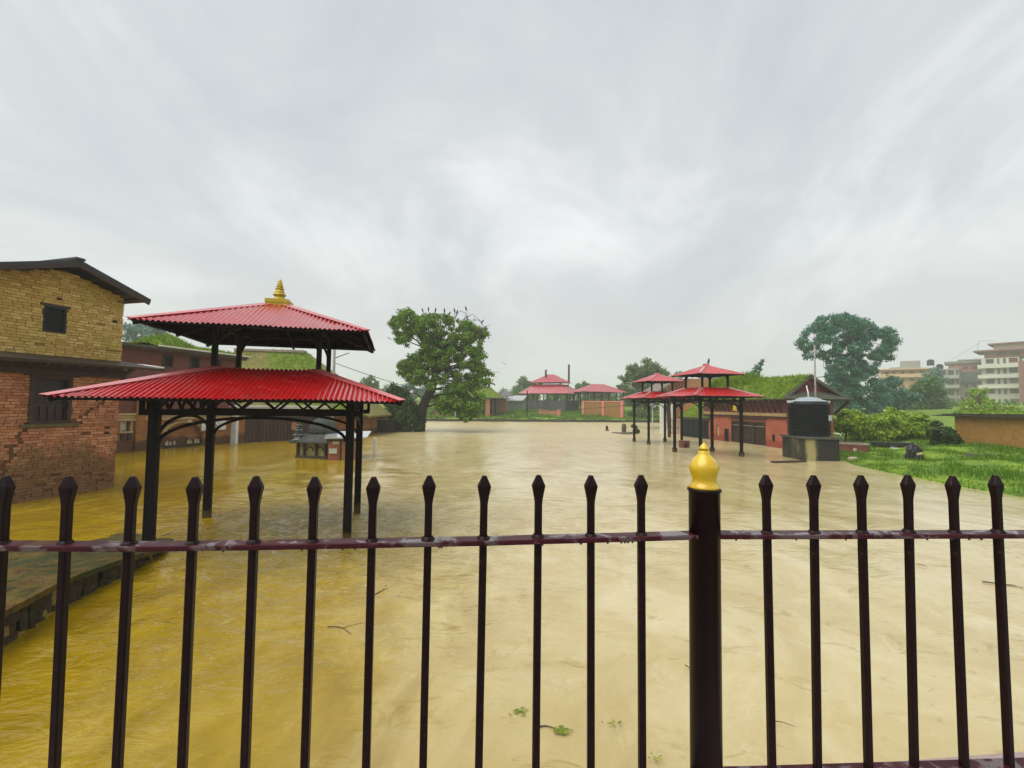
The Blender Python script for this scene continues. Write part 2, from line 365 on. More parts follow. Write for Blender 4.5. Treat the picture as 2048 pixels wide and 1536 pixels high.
# muddy water: building and sky reflections painted into its colour, ochre left, paler right
reflect_axis = mth(t, 'ADD', mth(t, 'ADD', s.outputs[0], mth(t, 'MULTIPLY', s.outputs[1], .30)), mth(t, 'MULTIPLY', big, 4.6))
f = N(t, 'ShaderNodeMapRange', interpolation_type='SMOOTHSTEP'); f.inputs['From Min'].default_value = .2; f.inputs['From Max'].default_value = 4.8; t.links.new(reflect_axis, f.inputs['Value'])
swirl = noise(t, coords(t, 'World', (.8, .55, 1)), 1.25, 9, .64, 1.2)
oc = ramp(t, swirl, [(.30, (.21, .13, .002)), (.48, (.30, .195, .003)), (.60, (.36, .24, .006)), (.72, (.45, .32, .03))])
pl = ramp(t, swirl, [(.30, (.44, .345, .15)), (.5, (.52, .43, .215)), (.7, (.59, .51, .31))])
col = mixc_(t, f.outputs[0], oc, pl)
foam = noise(t, coords(t, 'World', (1.2, .9, 1)), 1.9, 10, .74, 1.3)
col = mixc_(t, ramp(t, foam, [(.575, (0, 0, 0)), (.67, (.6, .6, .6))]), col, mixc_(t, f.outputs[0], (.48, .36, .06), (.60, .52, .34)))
dk_ = noise(t, coords(t, 'World', (1.1, 1.9, 1)), 1.7, 9, .74, .9); col = mixc_(t, ramp(t, dk_, [(.56, (0, 0, 0)), (.66, (.55, .55, .55))]), col, (.25, .18, .012))
grain = noise(t, v, 70, 2); col = mixc_(t, .10, col, ramp(t, grain, [(.35, (.5, .5, .5)), (.65, (1, 1, 1))]), 'MULTIPLY')
t.links.new(col, b.inputs['Base Color']); rg = N(t, 'ShaderNodeMapRange'); rg.inputs['From Min'].default_value = 6; rg.inputs['From Max'].default_value = 34; rg.inputs['To Min'].default_value = .08; rg.inputs['To Max'].default_value = .34; t.links.new(s.outputs[1], rg.inputs['Value']); t.links.new(rg.outputs[0], b.inputs['Roughness']); b.inputs['IOR'].default_value = 1.42; b.inputs['Specular IOR Level'].default_value = .55
rp = noise(t, coords(t, 'World', (1.2, 2.2, 1)), 2.3, 4, .55, .7); rp2 = noise(t, coords(t, 'World', (1, 1.7, 1)), 9, 3, .55, .4)
race = ramp(t, noise(t, coords(t, 'World', (.45, .35, 1)), 1, 3, .5, .8), [(.42, (.12, .12, .12)), (.62, (1, 1, 1))]); gx_ = mth(t, 'DIVIDE', mth(t, 'ADD', s.outputs[0], 2.6), 3.0); gy_ = mth(t, 'DIVIDE', mth(t, 'SUBTRACT', s.outputs[1], 7.3), 2.7)
core_ = mth(t, 'POWER', 2.718, mth(t, 'MULTIPLY', mth(t, 'ADD', mth(t, 'MULTIPLY', gx_, gx_), mth(t, 'MULTIPLY', gy_, gy_)), -1.0))
race = mth(t, 'ADD', mth(t, 'MULTIPLY', race, .38), mth(t, 'MULTIPLY', core_, 2.4)); race = mth(t, 'DIVIDE', race, mth(t, 'ADD', 1.0, mth(t, 'MULTIPLY', mth(t, 'MAXIMUM', s.outputs[1], 0.0), .06)))   # quick water ripples, slack water lies smooth
bump(t, b, mth(t, 'MULTIPLY', mth(t, 'ADD', rp, mth(t, 'MULTIPLY', rp2, .35)), race), .5, .12)
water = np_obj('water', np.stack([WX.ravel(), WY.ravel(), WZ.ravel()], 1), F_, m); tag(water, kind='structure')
for p in water.data.polygons: p.use_smooth = True

# stone edging along the far bank
e_ = MB(); pts = [gp(px, 842.5 + (px - 850) * .006) for px in range(846, 1350, 14)]
for a, c in zip(pts[:-1], pts[1:]):
    h = random.uniform(.26, .38); d = (c - a)
    e_.bar((a.x, a.y + .25, h / 2 - .3), (c.x + d.x * -.02, c.y + .25, h / 2 - .3), random.uniform(.42, .5), h + .6)
bank = e_.build('bank_kerb', mat('kerb_stone', (.035, .038, .034), (.06, .065, .04), .85, 3, 12, .5, .03)); tag(bank, kind='structure')
# bridge deck behind the parapet
bd = MB().box(-9, 9, -6, .35, -.9, .62).build('bridge_deck', MAT['concrete']); tag(bd, kind='structure')
# ------------------------------------------------------------------ parapet and railing in front of the camera
PICK = [(4, 1076), (130, 1077), (259, 1077), (385, 1077), (507.5, 1077), (625.75, 1077), (744, 1077), (856, 1077), (967, 1075), (1076, 1072), (1181, 1069), (1282, 1066),
        (1409, 1063), (1533, 1063), (1629, 1064), (1724, 1064), (1818.5, 1064), (1908.5, 1064), (1994.75, 1064)]
_zx = [-400, 0, 260, 512, 745, 966, 1182, 1300, 1409, 1533, 1750, 2040, 2400]; _zv = [.90, .907, .912, .932, .955, .98, 1.012, 1.03, 1.05, 1.056, 1.07, 1.09, 1.11]
def fence_xy(px, py=1075):
    D = float(np.interp(px, _zx, _zv)); r = ray(px, py); tt = D / FPX; return Vector((r[0] * tt, r[1] * tt, 0))
RAIL_Z, TOP_Z, BASE_Z = CAM_H - .290, CAM_H - .155, CAM_H - .89
xy = [fence_xy(*p) for p in PICK]
left_ext = [xy[0] + (xy[0] - xy[1]) * k for k in (3, 2, 1)]; right_ext = [xy[-1] + (xy[-1] - xy[-2]) * k for k in (1, 2, 3)]
line = left_ext + xy + right_ext
# parapet: a low concrete wall that follows the railing
def offs(poly, d):
    o_ = []
    for i, p in enumerate(poly):
        a = poly[max(i - 1, 0)]; c = poly[min(i + 1, len(poly) - 1)]; t_ = (c - a).normalized(); n_ = Vector((-t_.y, t_.x, 0)); o_.append(p + n_ * d)
    return o_
far_ = [Vector((x_, 1.1612 + .1053 * (x_ - .7526), 0)) for x_ in np.linspace(-4, 4, 41)]
o1 = far_; o2 = [p_ + Vector((.03, -.30, 0)) for p_ in far_]
pm, t, b = newmat('wet_parapet'); v = coords(t, 'World')
t.links.new(ramp(t, noise(t, v, 16, 7, .65), [(.3, (.30, .20, .19)), (.55, (.42, .31, .29)), (.75, (.22, .20, .15))]), b.inputs['Base Color'])
b.inputs['Roughness'].default_value = .35; bump(t, b, noise(t, v, 90, 4), .5, .004)
pw = MB(); k = len(o1)
pw.add([(p.x, p.y, BASE_Z) for p in o1] + [(p.x, p.y, BASE_Z) for p in o2] + [(p.x, p.y, -1) for p in o1] + [(p.x, p.y, -1) for p in o2],
       [(i, i + 1, k + i + 1, k + i) for i in range(k - 1)] + [(i, 2 * k + i, 2 * k + i + 1, i + 1) for i in range(k - 1)] + [(k + i, k + i + 1, 3 * k + i + 1, 3 * k + i) for i in range(k - 1)]
       + [(0, k, 3 * k, 2 * k), (k - 1, 3 * k - 1, 4 * k - 1, 2 * k - 1)])
parapet = pw.build('parapet_wall', pm); tag(parapet, 'wet pinkish concrete parapet carrying the metal railing, bottom right corner', 'wall')

fence = thing('metal_fence', 'dark maroon spear topped metal railing across the whole foreground', 'fence', (0, 0, 0))
def ribbon(poly, z0, z1, half):
    mb = MB(); a = offs(poly, half); c = offs(poly, -half); n_ = len(poly)
    V = [(p.x, p.y, z1) for p in a] + [(p.x, p.y, z1) for p in c] + [(p.x, p.y, z0) for p in c] + [(p.x, p.y, z0) for p in a]
    Fs = [(0, n_, 2 * n_, 3 * n_), (n_ - 1, 4 * n_ - 1, 3 * n_ - 1, 2 * n_ - 1)]
    for i in range(n_ - 1):
        for q in range(4): Fs.append((q * n_ + i, q * n_ + i + 1, ((q + 1) % 4) * n_ + i + 1, ((q + 1) % 4) * n_ + i))
    return mb.add(V, Fs)
def densify(pl, per=4):
    P = []
    for i in range(len(pl) - 1):
        p0 = pl[max(i - 1, 0)]; p1 = pl[i]; p2 = pl[i + 1]; p3 = pl[min(i + 2, len(pl) - 1)]
        for q in range(per):
            u = q / per; P.append(.5 * ((2 * p1) + (p2 - p0) * u + (2 * p0 - 5 * p1 + 4 * p2 - p3) * u * u + (3 * p1 - p0 - 3 * p2 + p3) * u ** 3))
    P.append(pl[-1]); return P
ip = PICK.index((1409, 1063)) + 3
for seg in (line[:ip + 1], line[ip:]):
    d = densify(seg)
    ribbon(d, RAIL_Z - .011, RAIL_Z, .020).build('rail', MAT['rail'], fence, bevel=.0022)
    ribbon(d, BASE_Z + .05, BASE_Z + .061, .018).build('rail', MAT['rail'], fence, bevel=.002)
BS = .0157                                            # square bars, forged flat into a spear head
def spear_mb(h):
    m_ = MB(); prof = [(BS, BS, -h), (BS, BS, -.062), (.0175, .0150, -.054), (.0235, .0155, -.038), (.0290, .0178, -.0245), (.0280, .0175, -.0215), (.0100, .0090, -.0012), (.0078, .0072, 0)]
    for w_, d_, z in prof:
        c = min(w_, d_) * .16
        for x, y in ((-w_ / 2 + c, -d_ / 2), (w_ / 2 - c, -d_ / 2), (w_ / 2, -d_ / 2 + c), (w_ / 2, d_ / 2 - c), (w_ / 2 - c, d_ / 2), (-w_ / 2 + c, d_ / 2), (-w_ / 2, d_ / 2 - c), (-w_ / 2, -d_ / 2 + c)): m_.v.append((x, y, z))
    for i in range(len(prof) - 1):
        for k in range(8): m_.f.append((i * 8 + k, i * 8 + (k + 1) % 8, i * 8 + 8 + (k + 1) % 8, i * 8 + 8 + k))
    m_.f += [tuple(range(8))[::-1], tuple(range(len(prof) * 8 - 8, len(prof) * 8))]
    m_.lathe([(.0150, RAIL_Z - TOP_Z - .0005), (.0128, RAIL_Z - TOP_Z + .003), (.0100, RAIL_Z - TOP_Z + .006)], (0, 0, 0), 10)
    return m_.mesh('picket', MAT['iron'])
pm_ = spear_mb(TOP_Z - BASE_Z + .02)
for i, p in enumerate(line):
    if i == ip: continue
    o = bpy.data.objects.new('picket', pm_); COL.objects.link(o); o.parent = fence
    o.location = (p.x, p.y, TOP_Z + random.uniform(-.0012, .0012)); o.rotation_euler = (random.uniform(-.007, .007), random.uniform(-.006, .006), math.atan2((line[min(i + 1, len(line) - 1)] - line[max(i - 1, 0)]).y, (line[min(i + 1, len(line) - 1)] - line[max(i - 1, 0)]).x) + random.uniform(-.09, .09))
p = line[ip]; PS = .001167
post = MB().lathe([(.0345, BASE_Z - .02), (.0345, CAM_H - .1945), (.0375, CAM_H - .1935), (.0375, CAM_H - .1885), (.033, CAM_H - .1875)], (p.x, p.y, 0), 36).build('post', MAT['iron'], fence, True)
fz = CAM_H - .1875
prof = [(.034, 0), (.0345, .003), (.031, .008), (.0275, .0135), (.0268, .020), (.029, .029), (.0325, .0385), (.0336, .0465), (.0322, .054), (.027, .064), (.0205, .0715), (.0150, .0765), (.0132, .0805), (.0128, .086), (.0124, .0865)]
fin = MB().lathe(prof, (p.x, p.y, fz), 32)
fin.lathe([(.0095, .0866), (.0090, .0905), (.0118, .0908), (.0112, .0935), (.0065, .100), (.0030, .1035), (.0006, .106)], (p.x, p.y, fz), 24)
fin.build('finial', MAT['gold'], post, True)
# rain drops hanging under the rail
dm, t, b = newmat('rain_drop'); b.inputs['Base Color'].default_value = (.03, .006, .008, 1); b.inputs['Roughness'].default_value = .04; b.inputs['Coat Weight'].default_value = 1
dr = MB()
for px in (455, 690, 715, 880, 885, 1084, 1213, 1240, 1247, 1253, 1262, 1467, 1522, 1586, 1684, 1845, 1895, 1928, 1952, 610, 300, 1160):
    q = fence_xy(px); r_ = random.uniform(.0022, .0036); oy = -.012
    dr.lathe([(r_ * .3, .003), (r_ * .9, .001), (r_, -.002), (r_ * .7, -.0042), (r_ * .15, -.0054)], (q.x, q.y + oy, RAIL_Z - .011), 8)
o = dr.build('water_drops', dm, fence, True); tag(o, kind='stuff')
# ------------------------------------------------------------------ two tier red roofed pavilions
def sheet_np(ae, at_, be, bt, ze, zt, side, pitch=.062, amp=.011, sub=8):
    """corrugated trapezoid: eave half length ae at distance be, top half length at_ at distance bt; side 0..3 turns it"""
    n = int(2 * ae / pitch * sub); u = np.linspace(-ae, ae, n + 1)
    tm = np.where(np.abs(u) <= at_, 1.0, (ae - np.abs(u)) / max(ae - at_, 1e-6)); tm = np.clip(tm, 0, 1)
    wv = amp * (np.cos(2 * np.pi * u / pitch)) + .007 * (np.floor((u + ae) / .82) % 2) + .004 * np.sin(u * 2.7 + side); rows = 5
    V = []
    for r in range(rows):
        t = tm * r / (rows - 1); y = -(be + (bt - be) * t); z = ze + (zt - ze) * t + wv + (.006 * np.sin(3.1 * u + 5 * r + side) if 0 < r < rows - 1 else 0)
        V.append(np.stack([u, y, z], 1))
    V = np.concatenate(V); m_ = n + 1; F = []
    for r in range(rows - 1):
        a = np.arange(n) + r * m_; F.append(np.stack([a, a + 1, a + 1 + m_, a + m_], 1))
    F = np.concatenate(F)
    c, s = [(1, 0), (0, 1), (-1, 0), (0, -1)][side]
    W = V.copy(); W[:, 0] = V[:, 0] * c - V[:, 1] * s; W[:, 1] = V[:, 0] * s + V[:, 1] * c
    return W, F
def tier(root, a1, b1, z1, a3, b3, zr, pitch, amp, capw, lift=.016, roof='redroof', cap='redcap'):
    for side in range(4):
        ae, be = (a1, b1) if side % 2 == 0 else (b1, a1); at_, bt = (a3, b3) if side % 2 == 0 else (b3, a3)
        V, F = sheet_np(ae, at_, be, bt, z1, zr, side, pitch, amp); o = np_obj('roof_sheet', V, F, MAT[roof], root)
        for p in o.data.polygons: p.use_smooth = True
    for sx, sy in ((-1, -1), (1, -1), (1, 1), (-1, 1)):
        e = Vector((sx * (a1 + .015), sy * (b1 + .015), z1 + lift)); t_ = Vector((sx * a3, sy * b3, zr + lift)); d = t_ - e
        ww = capw; h1 = Vector((-sx * ww, 0, 0)); h2 = Vector((0, -sy * ww, 0)); sl_ = (zr - z1) / max(b1 - b3, 1e-6); sl2 = (zr - z1) / max(a1 - a3, 1e-6)
        mb = MB(); up = Vector((0, 0, .012))
        # the cap is a bent strip: a ridge line and one flap lying on each of the two sheets
        q1 = e + h1 * .5; q2 = t_ + h1; r1 = e + h2 * .5; r2 = t_ + h2
        mb.slab([e + up, t_ + up, q2, q1], .006); mb.slab([e + up, r1, r2, t_ + up], .006)
        mb.build('hip_cap', MAT[cap], root)
def pavilion(name, label, a, b, a1, b1, z1, a2, b2, z2, zap, a3, b3, zr, pw, foot, group, zb=1.848, upw=.068, arch=True, detail=True, pitch=.062):
    root = thing(name, label, 'pavilion', (0, 0, 0), 0, group)
    S = MAT['steel']; hp = pw / 2
    slope = (zr - z1) / (a1 - a3)
    for sx, sy in ((-1, -1), (1, -1), (1, 1), (-1, 1)):
        x, y = sx * a, sy * b; zt = z1 + slope * (a1 - a) - .06
        mb = MB().box(x - hp, x + hp, y - hp, y + hp, -1.0, zt)
        po = mb.build('post', S, root, bevel=.008)
        if foot: MB().box(x - hp * 1.55, x + hp * 1.55, y - hp * 1.55, y + hp * 1.55, -1, .19).build('foot_block', S, po, bevel=.01)
        MB().box(sx * a3 - upw / 2, sx * a3 + upw / 2, sy * b3 - upw / 2, sy * b3 + upw / 2, zr - .12, z2 + .14).build('upper_post', S, root)
    ov = .17
    # ring beam with cantilever ends and little stub posts, a zigzag truss above it, arches below it
    for side in range(4):
        h, dist = (a, b) if side % 2 == 0 else (b, a); c, s = [(1, 0), (0, 1), (-1, 0), (0, -1)][side]
        def T(u, y, z): return Vector((u * c - y * s, u * s + y * c, z))
        mb = MB(); mb.bar(T(-h - ov, -dist, zb), T(h + ov, -dist, zb), .07, .075); mb.bar(T(-h - ov * 2.6, -dist, z1 + .03), T(h + ov * 2.6, -dist, z1 + .03), .05, .12); mb.build('ring_beam', S, root)
        mb = MB(); nz = 5
        for i in range(nz):
            u0 = -h + 2 * h * i / nz; u1 = -h + 2 * h * (i + 1) / nz; um = (u0 + u1) / 2
            mb.bar(T(u0, -dist, zb + .03), T(um, -dist, z1 + .06), .03, .03); mb.bar(T(um, -dist, z1 + .06), T(u1, -dist, zb + .03), .03, .03)
        for sgn in (-1, 1): mb.bar(T(sgn * (h + ov - .02), -dist, zb), T(sgn * (h + ov - .02), -dist, z1 + .12), .05, .05, (1, 0, 0))
        mb.build('truss', S, root)
        if arch:
            mb = MB(); P = []; zs = zb - .40; zc = zb - .065
            for i in range(21):
                th = math.pi * i / 20; P.append(T(-(h - hp) * math.cos(th), -dist, zs + (zc - zs) * math.sin(th)))
            mb.tube(P, .024, 6); mb.build('arch_brace', S, root)
        # eave rail under the sheets, and the top ring on which the upper posts stand
        e1, d1 = (a1, b1) if side % 2 == 0 else (b1, a1); e3, d3 = (a3, b3) if side % 2 == 0 else (b3, a3); e2, d2 = (a2, b2) if side % 2 == 0 else (b2, a2)
        mb = MB(); mb.bar(T(-e1 + .05, -d1 + .05, z1 - .022), T(e1 - .05, -d1 + .05, z1 - .022), .03, .03); mb.build('eave_rail', S, root)
        mb = MB(); mb.bar(T(-e3 - .02, -d3, zr - .05), T(e3 + .02, -d3, zr - .05), .05, .07)
        mb.bar(T(-e3 - .05, -d3, z2 + .09), T(e3 + .05, -d3, z2 + .09), .05, .06); mb.bar(T(-e2 + .08, -d2 + .08, z2 + .0), T(e2 - .08, -d2 + .08, z2 + .0), .03, .035)
        mb.build('upper_beam', S, root)
        zz0 = zr + .16; zz1 = z2 + .07; rr = min(.30, e3 * .8)
        for sg in (-1, 1):
            mb = MB(); P = []
            for i in range(8):
                th = (math.pi / 2) * i / 7; P.append(T(sg * (e3 - rr * (1 - math.cos(th))), -d3, zz0 + (zz1 - zz0) * math.sin(th)))
            mb.tube(P, .022, 6); mb.build('curved_bracket', S, root)
    # rafters under both tiers
    mb = MB()
    for (e, be, ze, t3, b3_, zt) in ((a1, b1, z1, a3, b3, zr), (a2, b2, z2, .05, .05, zap)):
        for sx, sy in ((-1, -1), (1, -1), (1, 1), (-1, 1)): mb.bar((sx * (e - .04), sy * (be - .04), ze - .035), (sx * t3, sy * b3_, zt - .05), .04, .05)
        for q in (-.5, 0, .5):
            for sg in (-1, 1):
                mb.bar((q * e, sg * (be - .04), ze - .03), (q * t3, sg * b3_, zt - .05 - (0 if abs(q) < .1 else (zt - ze) * .0)), .03, .04) if t3 > .1 or q == 0 else None
                mb.bar((sg * (e - .04), q * be, ze - .03), (sg * t3, q * b3_, zt - .05), .03, .04) if t3 > .1 or q == 0 else None
    mb.build('rafters', S, root)
    tier(root, a1, b1, z1, a3 + .02, b3 + .02, zr, pitch, .011, .17)
    tier(root, a2, b2, z2, .03, .03, zap, pitch, .011, .13)
    return root
front = pavilion('pavilion', 'large near pavilion with two tier red corrugated roof and golden finial', 1.218, .949, 1.958, 1.751, 2.032, 1.45, 1.219, 3.025, 3.588, .702, .525, 2.49, .113, False, 'two tier red roofed pavilions')
front.location = (-3.762, 7.175, 0); front.rotation_euler.z = .256
# stepped golden finial
q = .0080
mb = MB(); hw = .172; mb.box(-hw, hw, -hw, hw, 0, .055); mb.box(-hw * .94, hw * .94, -hw * .94, hw * .94, -.06, 0)
mb.lathe([(.125, .055), (.10, .075), (.072, .115), (.066, .135), (.096, .140), (.099, .152), (.092, .162), (.076, .172), (.072, .20), (.060, .225), (.045, .236), (.064, .240), (.066, .252), (.054, .262), (.040, .272), (.052, .276), (.054, .288), (.044, .298), (.034, .304), (.043, .308), (.041, .330), (.034, .358), (.026, .366), (.028, .374), (.012, .400), (.002, .412)], (0, 0, 0), 20)
for v_ in range(len(mb.v)): mb.v[v_] = (mb.v[v_][0], mb.v[v_][1], mb.v[v_][2] + 3.575)
mb.build('finial', MAT['goldfin'], front)
pa = pavilion('pavilion', 'red roofed pavilion on four footed posts nearest the black water tank', .938, .984, 1.533, 1.574, 2.486, 1.048, 1.10, 3.418, 3.849, .599, .617, 2.863, .105, True, 'two tier red roofed pavilions', 2.31, .07, pitch=.07)
MB().box(-.10, .10, -.10, .10, 3.80, 3.93).build('ridge_block', MAT['redcap'], pa)
pa.location = (8.476, 19.613, 0); pa.rotation_euler.z = .183
pb = copy_tree(pa); pb.location = (8.171, 25.32, 0); pb.rotation_euler.z = .124
pb['label'] = 'red roofed pavilion partly hidden behind the one nearest the black water tank'
# ------------------------------------------------------------------ brick house at the left edge, brick by brick
def wall_pieces(mb, s0, s1, z0, z1, y0, y1, holes):
    xs = sorted({s0, s1, *[h[0] for h in holes], *[h[1] for h in holes]}); zs = sorted({z0, z1, *[h[2] for h in holes], *[h[3] for h in holes]})
    xs = [x for x in xs if s0 <= x <= s1]; zs = [z for z in zs if z0 <= z <= z1]
    for xa, xb in zip(xs[:-1], xs[1:]):
        run = None
        for za, zb in zip(zs[:-1], zs[1:]):
            cx, cz = (xa + xb) / 2, (za + zb) / 2
            if any(h[0] < cx < h[1] and h[2] < cz < h[3] for h in holes):
                if run: mb.box(xa, xb, y0, y1, *run); run = None
            else: run = (run[0] if run else za, zb)
        if run: mb.box(xa, xb, y0, y1, *run)
    return mb
def rot_of(d): return math.atan2(d[1], d[0])
def house_brick(name, stops, dirt, wet):
    m, t, b = newmat(name); oi = N(t, 'ShaderNodeObjectInfo'); g = N(t, 'ShaderNodeNewGeometry'); v = coords(t, 'World')
    f = mth(t, 'FRACT', mth(t, 'ADD', oi.outputs['Random'], mth(t, 'MULTIPLY', g.outputs['Random Per Island'], 7.3)))
    f = mth(t, 'ADD', mth(t, 'MULTIPLY', f, .6), mth(t, 'MULTIPLY', noise(t, v, 1.5, 4), .5))
    col = ramp(t, f, stops)
    big = noise(t, v, 2.2, 6, .65); col = mixc_(t, ramp(t, big, [(.48, (0, 0, 0)), (.66, (.75, .75, .75))]), col, dirt)
    fine = noise(t, v, 38, 5, .7); col = mixc_(t, .5, col, ramp(t, fine, [(.3, (.45, .45, .45)), (.62, (1, 1, 1))]), 'MULTIPLY')
    if wet:
        sp = N(t, 'ShaderNodeSeparateXYZ'); t.links.new(v, sp.inputs[0]); hh = mth(t, 'ADD', sp.outputs[2], mth(t, 'MULTIPLY', big, -1.5))
        col = mixc_(t, ramp(t, hh, [(.0, (.75, .75, .75)), (.30, (0, 0, 0))]), col, wet)
    t.links.new(col, b.inputs['Base Color']); b.inputs['Roughness'].default_value = .7
    bump(t, b, fine, .7, .012); return m
MAT['hb_low'] = house_brick('red_brick', [(.12, (.32, .10, .048)), (.35, (.46, .155, .068)), (.6, (.58, .23, .105)), (.88, (.66, .34, .19))], (.34, .16, .07), (.15, .085, .028))
MAT['hb_up'] = house_brick('yellow_brick', [(.12, (.42, .25, .05)), (.35, (.52, .33, .075)), (.65, (.62, .42, .11)), (.9, (.72, .54, .23))], (.46, .35, .05), None)
MAT['mortar_low'] = mat('mud_mortar', (.17, .075, .035), (.10, .045, .022), .9, 6, 40, .5, .02)
MAT['mortar_up'] = mat('ochre_mortar', (.32, .20, .05), (.22, .13, .03), .9, 6, 40, .5, .02)
HO, HD = Vector((-9.61, 8.58, 0)), Vector((.271, .963, 0))
house = thing('brick_house', 'two storey house of red and yellow brick with dark gable roof, left edge', 'house', HO, rot_of(HD))
S0, S1, DEP = -.36, 1.92, 3.2
win_lo = (.33, 1.0, 1.50, 2.45); win_up = (.46, .84, 3.38, 3.90)
def ztop(s): return 4.73 - .285 * abs(s - .78)
mb = wall_pieces(MB(), S0 + .012, S1 - .012, -1.0, 2.5, .018, .1, [win_lo]); mb.box(S0 + .012, S1 - .012, .1, DEP, -1, 2.5).build('lower_wall', MAT['mortar_low'], house)
mb = wall_pieces(MB(), S0 + .012, S1 - .012, 2.5, 4.35, .018, .1, [win_up]); mb.box(S0 + .012, S1 - .012, .1, DEP, 2.5, 4.35)
mb.xprism([(S0 + .012, 4.35), (S1 - .012, 4.35), (S1 - .012, ztop(S1) - .02), (.78, 4.71), (S0 + .012, ztop(S0) - .02)], .018, DEP); mb.build('upper_wall', MAT['mortar_up'], house)
# cracks run from the corners of the lower window
def crack(z):                                        # s position of the crack at height z, or None
    r = []
    if .55 < z < 1.55: r.append(.33 - (1.55 - z) * .36 + .05 * math.sin(z * 23))
    if 1.5 < z < 1.98: r.append(1.03 + (z - 1.5) * 1.25 + .035 * math.sin(z * 31))
    return r
bricks = []; CH_, BL = .0590, .165
row = 0; z = -.28
while z < 4.72:
    hgt = CH_ - .009; off = (row % 2) * BL / 2 + random.uniform(-.03, .03); s = S0 - BL + off
    low = z < 2.5
    while s < S1:
        L = BL * random.uniform(.82, 1.12); a, c = max(s, S0), min(s + L - .010, S1); s += L
        if c - a < .035: continue
        zc = z + hgt / 2; wv_ = win_lo if low else win_up
        segs = [(a, c)]
        if wv_[2] - .02 < zc < wv_[3] + .03:
            ns = []
            for p, q_ in segs:
                if q_ <= wv_[0] or p >= wv_[1]: ns.append((p, q_))
                else:
                    if p < wv_[0] - .03: ns.append((p, wv_[0]))
                    if q_ > wv_[1] + .03: ns.append((wv_[1], q_))
            segs = ns
        for ck in crack(zc):
            ns = []; g2 = random.uniform(.028, .05)
            for p, q_ in segs:
                if q_ < ck - g2 or p > ck + g2: ns.append((p, q_))
                else:
                    if ck - g2 - p > .03: ns.append((p, ck - g2))
                    if q_ - ck - g2 > .03: ns.append((ck + g2, q_))
            segs = ns
        for p, q_ in segs:
            if z + hgt > ztop((p + q_) / 2) - .01: continue
            if 2.5 < zc < 2.62 and False: continue
            if random.random() < .006: continue
            bricks.append((p, q_, z, hgt, low))
    z += CH_ + random.uniform(-.002, .002); row += 1
random.shuffle(bricks)
def worldof(b_): return HO + HD * ((b_[0] + b_[1]) / 2) + Vector((0, 0, b_[2]))
bricks.sort(key=lambda b_: (worldof(b_) - Vector((0, 0, 2))).length / math.sqrt(max(b_[1] - b_[0], .02)))
bm_cache = []
for k in range(6):                                   # six slightly different worn bricks of unit size, shared by all
    mb = MB().box(-.5, .5, 0, 1, -.5, .5); mb.v = [(x + random.uniform(-.03, .03), y + random.uniform(-.03, .06), zq + random.uniform(-.07, .07)) for x, y, zq in mb.v]
    bm_cache.append((mb.mesh('brick', MAT['hb_low']), mb.mesh('brick', MAT['hb_up'])))
rest = {True: MB(), False: MB()}
for i, (p, q_, z, h, low) in enumerate(bricks):
    yo = random.gauss(0, .004) if z > .5 else random.gauss(0, .010); tilt = random.gauss(0, .014)
    if i < 300:
        o = bpy.data.objects.new('brick', bm_cache[i % 6][0 if low else 1]); COL.objects.link(o); o.parent = house
        o.location = ((p + q_) / 2, yo, z + h / 2); o.scale = (q_ - p, .11, h); o.rotation_euler = (0, tilt, random.gauss(0, .01))
    else:
        r_ = rest[low]; k = len(r_.v); r_.box(p, q_, yo, .11, z, z + h)
        for v_ in range(k, len(r_.v)):
            x, y, zq = r_.v[v_]; r_.v[v_] = (x + random.uniform(-.004, .004), y + random.uniform(-.003, .003), zq + (x - (p + q_) / 2) * tilt + random.uniform(-.004, .004))
tag(rest[True].build('lower_bricks', MAT['hb_low'], house), kind='stuff'); tag(rest[False].build('upper_bricks', MAT['hb_up'], house), kind='stuff')
# gable roof: ridge runs back from the face
mb = MB(); oy = -.42
for sg, se, ze in ((1, 2.22, 4.40), (-1, -.66, 4.40)):
    mb.slab([(.78, oy, 4.90), (se, oy, ze), (se, DEP + .3, ze), (.78, DEP + .3, 4.90)], .075)
rf = mb.build('roof', MAT['slate'], house)
MB().bar((.78, oy - .02, 4.915), (.78, DEP + .3, 4.915), .16, .05).build('ridge_cap', MAT['slate'], rf)
mb = MB()
for sg, se, ze in ((1, 2.20, 4.375), (-1, -.64, 4.375)): mb.bar((.78, oy + .02, 4.80), (se, oy + .02, ze - .07), .03, .09)
for q_ in (1.2, 1.65, 2.05, .35, -.1): mb.bar((q_, oy + .05, ztop(q_) + .02), (q_, DEP, ztop(q_) + .02), .06, .07)
mb.build('rafters', MAT['wood'], rf)
# dark cornice and pent canopy between the storeys
mb = MB(); mb.box(S0 - .05, S1 + .03, -.10, -.012, 2.50, 2.60); mb.box(S0 - .05, S1 + .05, -.06, -.012, 2.60, 2.72); mb.slab([(S0 - .3, -.62, 2.755), (2.46, -.62, 2.755), (2.05, -.0, 2.90), (S0 - .3, -.0, 2.90)], .05)
for k in range(9): mb.bar((S0 + .1 + k * .26, -.05, 2.80), (S0 + .1 + k * .26, -.60, 2.70), .05, .05)
mb.build('canopy', MAT['wood'], house)
mb = MB(); mb.slab([(2.0, -.10, 2.83), (2.95, .05, 2.86), (2.95, .7, 2.93), (1.93, .7, 2.93)], .035); mb.build('side_canopy', MAT['white'], house)
for (xa, ya, xb, yb) in ((1.94, .12, 2.28, .12), (1.94, .45, 2.5, .45)):
    MB().bar((xa, ya, 2.35), (xb, yb, 2.80), .06, .07, (0, 1, 0)).build('roof_strut', MAT['timber'], house)
